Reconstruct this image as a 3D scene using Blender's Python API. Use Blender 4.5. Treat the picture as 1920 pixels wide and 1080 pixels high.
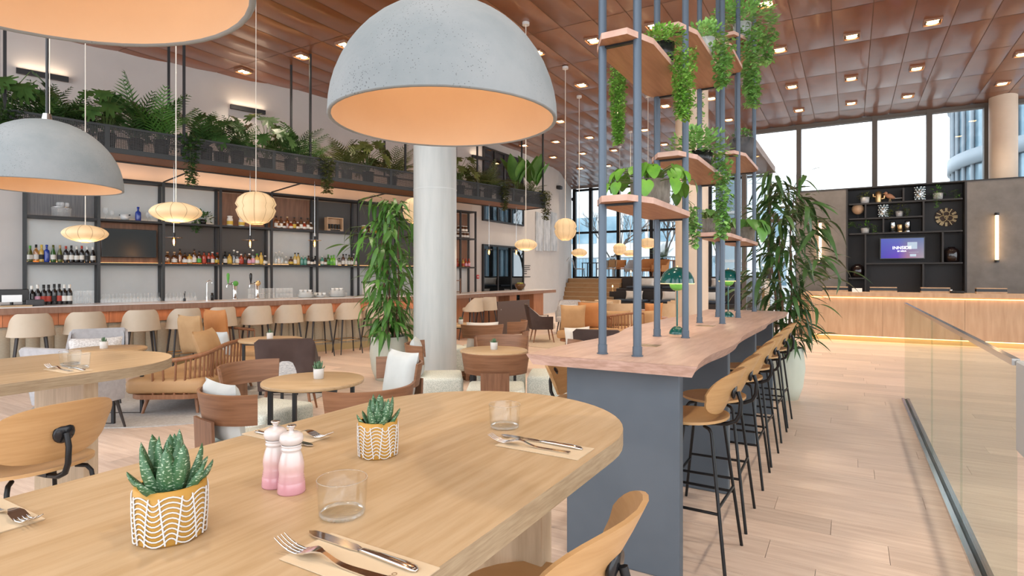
import bpy, bmesh, math, random
from mathutils import Vector, Matrix
random.seed(7)
# ---------------------------------------------------------------- clear
for o in list(bpy.data.objects): bpy.data.objects.remove(o)
C = bpy.context.scene.collection
PI = math.pi
# ---------------------------------------------------------------- camera
F, CX, HZ, CAMH = 1083.0, 960.0, 515.0, 1.5       # focal length in px of a 1920 px frame, horizon row, eye height
cam = bpy.data.cameras.new('camera'); cam.sensor_width = 36.0; cam.lens = F*36/1920
cam.shift_y = -(540-HZ)/1920; cam.clip_start = 0.05; cam.clip_end = 300
camo = bpy.data.objects.new('camera', cam); C.objects.link(camo)
camo.location = (0, 0, CAMH); camo.rotation_euler = (PI/2, 0, 0)
sc = bpy.context.scene; sc.camera = camo
# ---------------------------------------------------------------- world: bright overcast sky
w = bpy.data.worlds.new('overcast'); sc.world = w; w.use_nodes = True
nt = w.node_tree; nt.nodes.clear()
bgn = nt.nodes.new('ShaderNodeBackground'); out = nt.nodes.new('ShaderNodeOutputWorld')
tc = nt.nodes.new('ShaderNodeTexCoord'); nz = nt.nodes.new('ShaderNodeTexNoise'); rp = nt.nodes.new('ShaderNodeValToRGB')
nz.inputs['Scale'].default_value = 1.6; nz.inputs['Detail'].default_value = 3
rp.color_ramp.elements[0].color = (.80, .86, .95, 1); rp.color_ramp.elements[1].color = (.95, .97, 1.0, 1)
nt.links.new(tc.outputs['Generated'], nz.inputs['Vector']); nt.links.new(nz.outputs['Fac'], rp.inputs['Fac'])
nt.links.new(rp.outputs['Color'], bgn.inputs['Color']); nt.links.new(bgn.outputs[0], out.inputs[0])
bgn.inputs['Strength'].default_value = 1.5
# ---------------------------------------------------------------- exposure
vs = sc.view_settings
vs.view_transform = 'Standard'; vs.look = 'None'; vs.gamma = 1; vs.use_curve_mapping = False
vs.exposure = 1.22
# ---------------------------------------------------------------- frames
AN = math.radians(30.35); SA, CA = math.sin(AN), math.cos(AN)     # reception grid: a = depth axis, b = to the right
RA = -AN                                                          # z rotation: local x -> b, local y -> a
def AB(a, b, z=0): return Vector((SA*a+CA*b, CA*a-SA*b, z))
BN = math.radians(42.1); BT = Vector((math.cos(BN), math.sin(BN), 0)); BNN = Vector((-math.sin(BN), math.cos(BN), 0))
B0 = Vector((-3.01, 11.52, 0))                                    # bar grid: s along the bar, n towards the wall
def SN(s, n, z=0): return B0 + BT*s + BNN*n + Vector((0, 0, z))
def G(u, v, z=0):
    "point at height z seen at pixel (u, v) of the photograph"
    Y = F*(CAMH-z)/(v-HZ); return Vector(((u-CX)/F*Y, Y, z))
def RAY(u, v, Y): return Vector(((u-CX)/F*Y, Y, CAMH-(v-HZ)/F*Y))
def s_of(u, n):
    k = (u-CX)/F; p = SN(0, n); return (k*p.y-p.x)/(BT.x-k*BT.y)
def onA(u, v, a0):
    "b and z where pixel (u, v) meets the plane a = a0"
    k = (u-CX)/F; Y = a0/(SA*k+CA); X = k*Y
    return CA*X-SA*Y, CAMH-(v-HZ)/F*Y
CEIL = 5.7
# ---------------------------------------------------------------- materials
MATS = {}
def mat(name, col, rough=.5, metal=0., col2=None, scale=(1, 1, 1), ns=5., detail=3., bump=0., lo=.35, hi=.65,
        emis=None, es=0., trans=0., ior=1.45, alpha=1., coat=0., rand=0., spec=.5, sheen=0., bscale=None, island=0.):
    m = bpy.data.materials.new(name); m.use_nodes = True; nt = m.node_tree
    p = nt.nodes['Principled BSDF']; L = nt.links
    p.inputs['Base Color'].default_value = (*col, 1); p.inputs['Roughness'].default_value = rough
    p.inputs['Metallic'].default_value = metal; p.inputs['Specular IOR Level'].default_value = spec
    p.inputs['IOR'].default_value = ior; p.inputs['Transmission Weight'].default_value = trans
    p.inputs['Alpha'].default_value = alpha; p.inputs['Coat Weight'].default_value = coat
    p.inputs['Sheen Weight'].default_value = sheen
    if emis: p.inputs['Emission Color'].default_value = (*emis, 1); p.inputs['Emission Strength'].default_value = es
    src = None
    if col2 or bump:
        tc = nt.nodes.new('ShaderNodeTexCoord'); mp = nt.nodes.new('ShaderNodeMapping'); n = nt.nodes.new('ShaderNodeTexNoise')
        mp.inputs['Scale'].default_value = scale; n.inputs['Scale'].default_value = ns; n.inputs['Detail'].default_value = detail
        n.inputs['Roughness'].default_value = .6
        vec = tc.outputs['Object']
        if rand or island:
            oi = nt.nodes.new('ShaderNodeObjectInfo'); ad = nt.nodes.new('ShaderNodeVectorMath'); ad.operation = 'MULTIPLY_ADD'
            ad.inputs[1].default_value = (0, 0, 0); cb = nt.nodes.new('ShaderNodeCombineXYZ'); ml = nt.nodes.new('ShaderNodeMath'); ml.operation = 'MULTIPLY'; ml.inputs[1].default_value = 37.
            L.new(oi.outputs['Random'], ml.inputs[0]); L.new(ml.outputs[0], cb.inputs[0]); L.new(ml.outputs[0], cb.inputs[1])
            ad.operation = 'ADD'; L.new(vec, ad.inputs[0]); L.new(cb.outputs[0], ad.inputs[1]); vec = ad.outputs[0]
        L.new(vec, mp.inputs['Vector']); L.new(mp.outputs[0], n.inputs['Vector'])
        if col2:
            r = nt.nodes.new('ShaderNodeValToRGB'); r.color_ramp.elements[0].position = lo; r.color_ramp.elements[1].position = hi
            r.color_ramp.elements[0].color = (*col, 1); r.color_ramp.elements[1].color = (*col2, 1)
            L.new(n.outputs['Fac'], r.inputs['Fac']); src = r.outputs['Color']
        if bump:
            b = nt.nodes.new('ShaderNodeBump'); b.inputs['Strength'].default_value = bump; b.inputs['Distance'].default_value = .01
            hs = n.outputs['Fac']
            if bscale:
                n2 = nt.nodes.new('ShaderNodeTexNoise'); n2.inputs['Scale'].default_value = bscale; L.new(tc.outputs['Object'], n2.inputs['Vector']); hs = n2.outputs['Fac']
            L.new(hs, b.inputs['Height']); L.new(b.outputs[0], p.inputs['Normal'])
    if rand or island:
        oi = nt.nodes.new('ShaderNodeObjectInfo'); hsv = nt.nodes.new('ShaderNodeHueSaturation'); mr = nt.nodes.new('ShaderNodeMapRange')
        amt = max(rand, island); v = oi.outputs['Random']
        if island:
            ge = nt.nodes.new('ShaderNodeNewGeometry'); a2 = nt.nodes.new('ShaderNodeMath'); a2.operation = 'ADD'; fr = nt.nodes.new('ShaderNodeMath'); fr.operation = 'FRACT'
            L.new(v, a2.inputs[0]); L.new(ge.outputs['Random Per Island'], a2.inputs[1]); L.new(a2.outputs[0], fr.inputs[0]); v = fr.outputs[0]
        mr.inputs['To Min'].default_value = 1-amt; mr.inputs['To Max'].default_value = 1+amt
        L.new(v, mr.inputs['Value']); L.new(mr.outputs[0], hsv.inputs['Value'])
        if src: L.new(src, hsv.inputs['Color'])
        else: hsv.inputs['Color'].default_value = (*col, 1)
        src = hsv.outputs['Color']
    if src: L.new(src, p.inputs['Base Color'])
    MATS[name] = m; return m
def emit(name, col, s):
    m = bpy.data.materials.new(name); m.use_nodes = True; nt = m.node_tree; nt.nodes.clear()
    e = nt.nodes.new('ShaderNodeEmission'); o = nt.nodes.new('ShaderNodeOutputMaterial'); e.inputs[0].default_value = (*col, 1); e.inputs[1].default_value = s
    nt.links.new(e.outputs[0], o.inputs[0]); MATS[name] = m; return m
def glassmat(name, tint=(1, 1, 1), refl=.06, rough=0., slant=.4):
    "thin clear sheet: light passes straight through, part of it mirrors, more so at a slant"
    m = bpy.data.materials.new(name); m.use_nodes = True; nt = m.node_tree; nt.nodes.clear()
    t = nt.nodes.new('ShaderNodeBsdfTransparent'); g = nt.nodes.new('ShaderNodeBsdfGlossy'); x = nt.nodes.new('ShaderNodeMixShader')
    lw = nt.nodes.new('ShaderNodeLayerWeight'); lw.inputs[0].default_value = .5; o = nt.nodes.new('ShaderNodeOutputMaterial')
    pw = nt.nodes.new('ShaderNodeMath'); pw.operation = 'POWER'; pw.inputs[1].default_value = 5
    mu = nt.nodes.new('ShaderNodeMath'); mu.operation = 'MULTIPLY_ADD'; mu.inputs[1].default_value = slant; mu.inputs[2].default_value = refl; mu.use_clamp = True
    t.inputs[0].default_value = (*tint, 1); g.inputs['Roughness'].default_value = rough
    nt.links.new(lw.outputs['Facing'], pw.inputs[0]); nt.links.new(pw.outputs[0], mu.inputs[0]); nt.links.new(mu.outputs[0], x.inputs[0]); nt.links.new(t.outputs[0], x.inputs[1]); nt.links.new(g.outputs[0], x.inputs[2]); nt.links.new(x.outputs[0], o.inputs[0])
    MATS[name] = m; return m
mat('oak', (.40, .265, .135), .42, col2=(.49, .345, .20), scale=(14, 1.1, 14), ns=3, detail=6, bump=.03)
mat('oak_x', (.43, .285, .145), .42, col2=(.53, .37, .215), scale=(1.1, 14, 14), ns=3, detail=6, bump=.03)
mat('oak_leg', (.40, .30, .19), .5, col2=(.52, .40, .27), scale=(12, 12, 1), ns=3, detail=5)
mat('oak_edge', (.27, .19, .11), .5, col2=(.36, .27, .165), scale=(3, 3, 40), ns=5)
mat('counter_oak', (.52, .33, .245), .4, col2=(.64, .435, .335), scale=(10, 1, 10), ns=3, detail=6, bump=.02)
mat('counter_edge', (.40, .25, .19), .5, col2=(.55, .37, .30), scale=(4, 4, 20), ns=3)
mat('shelf_oak', (.34, .155, .075), .45, col2=(.44, .22, .115), scale=(14, 1, 14), ns=3, detail=5)
mat('shelf_edge', (.48, .29, .22), .5, col2=(.58, .38, .30), ns=8)
mat('stool_oak', (.46, .265, .11), .4, col2=(.53, .32, .145), scale=(1, 1, 14), ns=4, detail=4)
mat('slate_blue', (.075, .094, .115), .55, col2=(.092, .112, .135), ns=2)
mat('pole_blue', (.085, .115, .15), .38, metal=.2)
mat('black_metal', (.012, .012, .013), .35, metal=.3)
mat('black_gloss', (.012, .012, .014), .2)
mat('frame_dark', (.022, .023, .025), .5)
mat('frame_grey', (.035, .040, .042), .5)
mat('concrete', (.20, .225, .232), .75, col2=(.25, .268, .272), ns=6, detail=8, bump=.12, bscale=60)
def pits(m, scale, dark):
    "small dark air holes in the cast surface"
    nt = MATS[m].node_tree; p = nt.nodes['Principled BSDF']; L = nt.links; src = p.inputs['Base Color'].links[0].from_socket
    tc = nt.nodes.new('ShaderNodeTexCoord'); v = nt.nodes.new('ShaderNodeTexVoronoi'); v.inputs['Scale'].default_value = scale; L.new(tc.outputs['Object'], v.inputs['Vector'])
    lt = nt.nodes.new('ShaderNodeMath'); lt.operation = 'LESS_THAN'; L.new(v.outputs['Distance'], lt.inputs[0])
    n = nt.nodes.new('ShaderNodeTexNoise'); n.inputs['Scale'].default_value = 5; L.new(tc.outputs['Object'], n.inputs['Vector'])
    mr = nt.nodes.new('ShaderNodeMapRange'); mr.inputs['From Min'].default_value = .42; mr.inputs['From Max'].default_value = .70; mr.inputs['To Max'].default_value = .24; L.new(n.outputs['Fac'], mr.inputs[0]); L.new(mr.outputs[0], lt.inputs[1])
    mx = nt.nodes.new('ShaderNodeMix'); mx.data_type = 'RGBA'; mx.inputs['B'].default_value = (*dark, 1); L.new(lt.outputs[0], mx.inputs['Factor']); L.new(src, mx.inputs['A']); L.new(mx.outputs['Result'], p.inputs['Base Color'])
pits('concrete', 150., (.10, .105, .11))
mat('shade_inner', (.60, .42, .27), .75, col2=(.64, .46, .30), ns=5, detail=5)
mat('white_wall', (.48, .455, .43), .85, col2=(.51, .485, .46), ns=1.5)
mat('column_white', (.43, .46, .45), .35, col2=(.49, .515, .50), scale=(6, 6, .6), ns=2, detail=3)
mat('column_warm', (.62, .50, .38), .5, col2=(.66, .54, .42), ns=2)
mat('back_panel', (.54, .57, .56), .75, col2=(.58, .61, .60), ns=2)
mat('dark_panel', (.085, .082, .078), .6)
mat('walnut', (.16, .075, .038), .45, col2=(.24, .115, .06), scale=(8, 8, .7), ns=3, detail=5)
mat('bar_wood', (.36, .15, .07), .42, col2=(.48, .215, .105), scale=(9, 9, .6), ns=3, detail=5)
mat('bar_fascia', (.24, .125, .075), .45, col2=(.31, .17, .11), scale=(9, 9, .8), ns=3, detail=5)
mat('bar_stone', (.62, .59, .56), .25, col2=(.70, .67, .64), ns=6)
mat('channel_cloth', (.33, .295, .22), .9, col2=(.41, .37, .28), scale=(1, 1, 8), ns=30)
mat('kick_brass', (.40, .30, .14), .4, metal=.3)
mat('stool_leather', (.52, .43, .32), .55, col2=(.56, .47, .36), ns=3)
mat('stool_leg', (.035, .032, .032), .4)
mat('brass', (.75, .50, .22), .3, metal=1)
mat('brass_plate', (.42, .29, .14), .35, metal=.7, col2=(.36, .24, .11), ns=10)
mat('floor_oak', (.60, .455, .36), .42, col2=(.73, .585, .48), scale=(1, 14, 14), ns=2.2, detail=6, bump=.02, island=.11)
mat('floor_joint', (.16, .11, .08), .7)
mat('ceil_copper', (.185, .060, .018), .42, metal=.15, col2=(.21, .069, .022), ns=2, rand=.06, coat=.7)
MATS['ceil_copper'].node_tree.nodes['Principled BSDF'].inputs['Coat Roughness'].default_value = .18
mat('ceil_back', (.16, .085, .05), .6)
mat('chair_wood', (.20, .092, .045), .42, col2=(.29, .14, .072), scale=(1, 1, 16), ns=3, detail=5)
mat('chair_wood_v', (.18, .082, .042), .42, col2=(.26, .125, .066), scale=(14, 14, 1), ns=3, detail=5)
mat('mint_cloth', (.56, .60, .53), .95, col2=(.74, .76, .69), ns=120, detail=1, lo=.45, hi=.55)
mat('cushion_pale', (.52, .55, .54), .9, col2=(.58, .61, .60), ns=4, bump=.2, bscale=14)
mat('cushion_cream', (.72, .66, .58), .9, col2=(.78, .73, .66), ns=5, bump=.2, bscale=14)
mat('cushion_tan', (.44, .265, .125), .8, col2=(.50, .315, .155), ns=4, bump=.25, bscale=10)
mat('cushion_rust', (.47, .195, .06), .75, col2=(.53, .23, .08), ns=4, bump=.25, bscale=10)
mat('tan_leather', (.45, .265, .125), .55, col2=(.51, .315, .155), ns=3)
mat('spindle_wood', (.24, .105, .048), .4, col2=(.32, .145, .07), scale=(8, 8, 1), ns=4)
mat('brown_leather', (.055, .035, .032), .45, col2=(.075, .05, .045), ns=4)
mat('grey_cloth', (.36, .355, .365), .9, col2=(.42, .415, .425), ns=20)
mat('lace_cloth', (.50, .48, .46), .9, col2=(.66, .64, .62), ns=60, lo=.45, hi=.55)
mat('plaid_cloth', (.42, .43, .44), .9, col2=(.62, .62, .60), scale=(1, 1, 3), ns=40, lo=.4, hi=.6)
mat('beige_cloth', (.55, .40, .25), .85, col2=(.60, .45, .29), ns=6)
mat('rug_grey', (.40, .38, .36), .95, col2=(.50, .49, .47), ns=40, detail=4)
mat('rug_beige', (.50, .40, .30), .95, col2=(.57, .47, .36), ns=40, detail=4)
mat('table_black', (.02, .02, .022), .45)
mat('chrome', (.72, .70, .68), .12, metal=1)
mat('steel', (.55, .55, .54), .25, metal=1)
mat('kraft', (.56, .43, .28), .85, col2=(.60, .47, .31), ns=10)
mat('kraft_ink', (.28, .17, .09), .8)
mat('mustard', (.42, .22, .035), .6, col2=(.47, .25, .05), ns=12)
mat('white_paint', (.64, .63, .61), .5)
mat('white_pot', (.60, .585, .555), .45)
mat('green_pot', (.58, .60, .51), .6, col2=(.62, .64, .55), ns=3)
mat('soil', (.05, .032, .022), .95, col2=(.11, .075, .05), ns=60, bump=.3)
mat('fluted_pot', (.20, .175, .14), .8, col2=(.28, .25, .21), scale=(3, 3, 1), ns=20)
mat('plastic_black', (.012, .012, .012), .25)
mat('slate_pot', (.055, .055, .058), .7, col2=(.075, .075, .078), ns=8)
mat('leaf_dark', (.030, .080, .018), .42, col2=(.055, .125, .030), ns=6, rand=.35)
mat('leaf_olive', (.085, .110, .028), .45, col2=(.135, .155, .042), ns=6, rand=.35)
mat('leaf_mid', (.055, .16, .025), .4, col2=(.09, .23, .04), ns=6, rand=.3)
mat('leaf_bright', (.075, .22, .018), .4, col2=(.13, .31, .03), ns=8, rand=.25)
mat('leaf_fern', (.16, .38, .05), .5, col2=(.28, .52, .10), ns=9, island=.35)
mat('leaf_trail', (.17, .39, .08), .45, col2=(.30, .54, .16), ns=9, island=.3)
mat('leaf_red', (.20, .09, .03), .45, col2=(.12, .13, .03), ns=6, rand=.3)
mat('stem_green', (.10, .16, .04), .5)
mat('trunk', (.15, .085, .05), .8, col2=(.22, .13, .08), scale=(6, 6, 1), ns=6)
mat('lamp_green', (.004, .085, .072), .16, coat=.5)
mat('lamp_lime', (.14, .42, .08), .3)
mat('recep_wall', (.155, .143, .128), .75, col2=(.20, .185, .168), ns=3, detail=6)
mat('recep_dark', (.030, .030, .031), .6)
mat('desk_oak', (.46, .30, .175), .5, col2=(.56, .38, .235), scale=(5, 5, .5), ns=2.5, detail=5)
mat('mirror_vase', (.62, .70, .72), .08, metal=1)
mat('dark_vase', (.010, .006, .006), .08, coat=.6)
mat('gold', (.72, .50, .24), .35, metal=.9)
mat('salmon', (.56, .28, .16), .6)
mat('clock_gold', (.52, .40, .22), .45, metal=.5)
mat('clock_brown', (.06, .035, .02), .6)
mat('tv_black', (.010, .014, .013), .22, spec=.25)
mat('rail_steel', (.62, .62, .62), .2, metal=1)
mat('grey_laminate', (.46, .47, .46), .5)
mat('stair_oak', (.40, .225, .10), .5, col2=(.48, .28, .135), scale=(1, 10, 10), ns=3)
mat('tier_dark', (.030, .024, .022), .5)
mat('tier_cushion', (.030, .042, .058), .75, col2=(.045, .055, .072), ns=10)
mat('board_brown', (.12, .085, .075), .5)
mat('mullion', (.115, .10, .085), .55)
mat('out_ground', (.28, .29, .27), .9, col2=(.36, .36, .34), ns=.4)
mat('out_white', (.72, .74, .75), .7)
mat('out_glass', (.13, .24, .31), .15, col2=(.28, .40, .47), ns=.6, metal=.3)
mat('out_rib', (.24, .29, .33), .5)
mat('out_grey', (.40, .45, .48), .7, col2=(.48, .53, .55), ns=.5)
mat('bark', (.10, .085, .075), .9)
mat('art_grey', (.30, .33, .36), .7, col2=(.60, .62, .63), scale=(1, 1, .6), ns=3, detail=8)
mat('alarm_red', (.5, .03, .03), .4)
mat('fruit_green', (.30, .34, .06), .45, rand=.3)
mat('fruit_yellow', (.62, .45, .08), .45)
mat('wire', (.38, .27, .16), .5)
mat('cord_white', (.70, .66, .58), .6)
mat('cork', (.45, .30, .16), .7)
mat('paper', (.70, .68, .64), .7)
mat('bowl_brown', (.10, .045, .015), .15, coat=.4)
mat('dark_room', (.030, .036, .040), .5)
mat('label_white', (.72, .70, .64), .7); mat('label_black', (.02, .02, .02), .6); mat('label_red', (.40, .05, .03), .6); mat('label_yellow', (.62, .42, .06), .6)
mat('label_green', (.10, .35, .06), .6); mat('label_pink', (.65, .35, .45), .6)
for nm, c in dict(amber=(.42, .13, .02), red=(.33, .05, .02), brown=(.10, .04, .015), dark=(.012, .010, .010), green=(.03, .10, .015), olive=(.10, .11, .02), lime=(.18, .50, .04),
                  blue=(.02, .05, .30), clear=(.62, .64, .62), gold=(.50, .33, .07), teal=(.08, .28, .22), white=(.72, .70, .66)).items():
    mat('glass_'+nm, c, .1, coat=.3, spec=.6)
emit('spot_glow', (1.0, .60, .24), 9.)
emit('led_warm', (1.0, .55, .20), 3.)
emit('led_soft', (1.0, .52, .20), 2.)
emit('led_orange', (1.0, .50, .24), .8)
emit('sconce_glow', (1.0, .62, .32), 4.2)
emit('filament', (1.0, .55, .18), 30.)
emit('bulb_glow', (1.0, .72, .42), 4.)
emit('flame', (1.0, .55, .20), 6.)
emit('screen_ink', (.9, .9, 1.), 1.0)
def lanternmat():
    m = bpy.data.materials.new('lantern_skin'); m.use_nodes = True; nt = m.node_tree; p = nt.nodes['Principled BSDF']
    p.inputs['Base Color'].default_value = (.50, .385, .245, 1); p.inputs['Roughness'].default_value = .7
    p.inputs['Emission Color'].default_value = (1., .62, .28, 1); p.inputs['Emission Strength'].default_value = .17
    MATS['lantern_skin'] = m
lanternmat()
glassmat('glass_clear', (.965, .98, .975), .10)
mat('glassware', (.80, .84, .84), .08, alpha=.22, spec=.8)
glassmat('glass_window', (.93, .96, .97), .05)
glassmat('glass_rail', (.90, .94, .92), .035, slant=.10)
glassmat('glass_smoke', (.30, .38, .40), .22)
glassmat('glass_tumbler', (.985, .99, .985), .045)
glassmat('glass_amber', (.95, .62, .30), .12)
def perfmat():
    m = bpy.data.materials.new('perforated'); m.use_nodes = True; nt = m.node_tree; p = nt.nodes['Principled BSDF']; L = nt.links
    p.inputs['Base Color'].default_value = (.030, .032, .033, 1); p.inputs['Roughness'].default_value = .55
    tc = nt.nodes.new('ShaderNodeTexCoord'); sx = nt.nodes.new('ShaderNodeSeparateXYZ'); L.new(tc.outputs['Object'], sx.inputs[0])
    def tri(o):
        a = nt.nodes.new('ShaderNodeMath'); a.operation = 'MULTIPLY'; a.inputs[1].default_value = 2*PI/.022; L.new(o, a.inputs[0])
        s = nt.nodes.new('ShaderNodeMath'); s.operation = 'SINE'; L.new(a.outputs[0], s.inputs[0]); return s.outputs[0]
    ad = nt.nodes.new('ShaderNodeMath'); ad.operation = 'ADD'; L.new(tri(sx.outputs['X']), ad.inputs[0]); L.new(tri(sx.outputs['Z']), ad.inputs[1])
    lt = nt.nodes.new('ShaderNodeMath'); lt.operation = 'LESS_THAN'; lt.inputs[1].default_value = .55; L.new(ad.outputs[0], lt.inputs[0]); L.new(lt.outputs[0], p.inputs['Alpha'])
    MATS['perforated'] = m
perfmat()
def brickish(name, base, line, sx, sz):
    "white curved scales painted on a mustard pot"
    m = bpy.data.materials.new(name); m.use_nodes = True; nt = m.node_tree; p = nt.nodes['Principled BSDF']; L = nt.links
    return m
# aloe skin with pale flecks
def aloemat():
    m = bpy.data.materials.new('aloe_skin'); m.use_nodes = True; nt = m.node_tree; p = nt.nodes['Principled BSDF']; L = nt.links
    p.inputs['Roughness'].default_value = .45
    tc = nt.nodes.new('ShaderNodeTexCoord'); mp = nt.nodes.new('ShaderNodeMapping'); mp.inputs['Scale'].default_value = (1, 1, 3.2); L.new(tc.outputs['Object'], mp.inputs[0])
    n = nt.nodes.new('ShaderNodeTexNoise'); n.inputs['Scale'].default_value = 160; n.inputs['Detail'].default_value = 1; L.new(mp.outputs[0], n.inputs['Vector'])
    r = nt.nodes.new('ShaderNodeValToRGB'); r.color_ramp.elements[0].position = .60; r.color_ramp.elements[1].position = .66
    r.color_ramp.elements[0].color = (.045, .125, .050, 1); r.color_ramp.elements[1].color = (.42, .52, .36, 1)
    L.new(n.outputs['Fac'], r.inputs['Fac']); L.new(r.outputs['Color'], p.inputs['Base Color']); MATS['aloe_skin'] = m
aloemat()
def millmat():
    m = bpy.data.materials.new('mill_pink'); m.use_nodes = True; nt = m.node_tree; p = nt.nodes['Principled BSDF']; L = nt.links
    p.inputs['Roughness'].default_value = .22; p.inputs['Coat Weight'].default_value = .4
    tc = nt.nodes.new('ShaderNodeTexCoord'); sx = nt.nodes.new('ShaderNodeSeparateXYZ'); L.new(tc.outputs['Object'], sx.inputs[0])
    mr = nt.nodes.new('ShaderNodeMapRange'); mr.inputs['From Max'].default_value = .13; L.new(sx.outputs['Z'], mr.inputs[0])
    r = nt.nodes.new('ShaderNodeValToRGB'); e = r.color_ramp.elements
    e[0].position = .1; e[0].color = (.56, .27, .31, 1); e[1].position = .58; e[1].color = (.60, .53, .50, 1)
    k = r.color_ramp.elements.new(.35); k.color = (.60, .38, .36, 1)
    L.new(mr.outputs[0], r.inputs[0]); L.new(r.outputs[0], p.inputs['Base Color']); MATS['mill_pink'] = m
millmat()
def screenmat():
    m = bpy.data.materials.new('screen_picture'); m.use_nodes = True; nt = m.node_tree; nt.nodes.clear(); L = nt.links
    tc = nt.nodes.new('ShaderNodeTexCoord'); sx = nt.nodes.new('ShaderNodeSeparateXYZ'); L.new(tc.outputs['Generated'], sx.inputs[0])
    r1 = nt.nodes.new('ShaderNodeValToRGB'); r2 = nt.nodes.new('ShaderNodeValToRGB'); mx = nt.nodes.new('ShaderNodeMix'); mx.data_type = 'RGBA'
    for r, cs in ((r1, ((.05, .045, .22), (.085, .04, .26), (.20, .10, .16), (.20, .17, .19))), (r2, ((.06, .07, .25), (.065, .085, .24), (.075, .10, .20), (.08, .11, .20)))):
        e = r.color_ramp.elements; e[0].position = 0; e[1].position = 1; e[0].color = (*cs[0], 1); e[1].color = (*cs[3], 1)
        e.new(.4).color = (*cs[1], 1); e.new(.62).color = (*cs[2], 1); L.new(sx.outputs['X'], r.inputs[0])
    L.new(sx.outputs['Z'], mx.inputs['Factor']); L.new(r1.outputs[0], mx.inputs['A']); L.new(r2.outputs[0], mx.inputs['B'])
    e = nt.nodes.new('ShaderNodeEmission'); e.inputs[1].default_value = .9; o = nt.nodes.new('ShaderNodeOutputMaterial'); L.new(mx.outputs['Result'], e.inputs[0]); L.new(e.outputs[0], o.inputs[0])
    MATS['screen_picture'] = m
screenmat()
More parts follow.
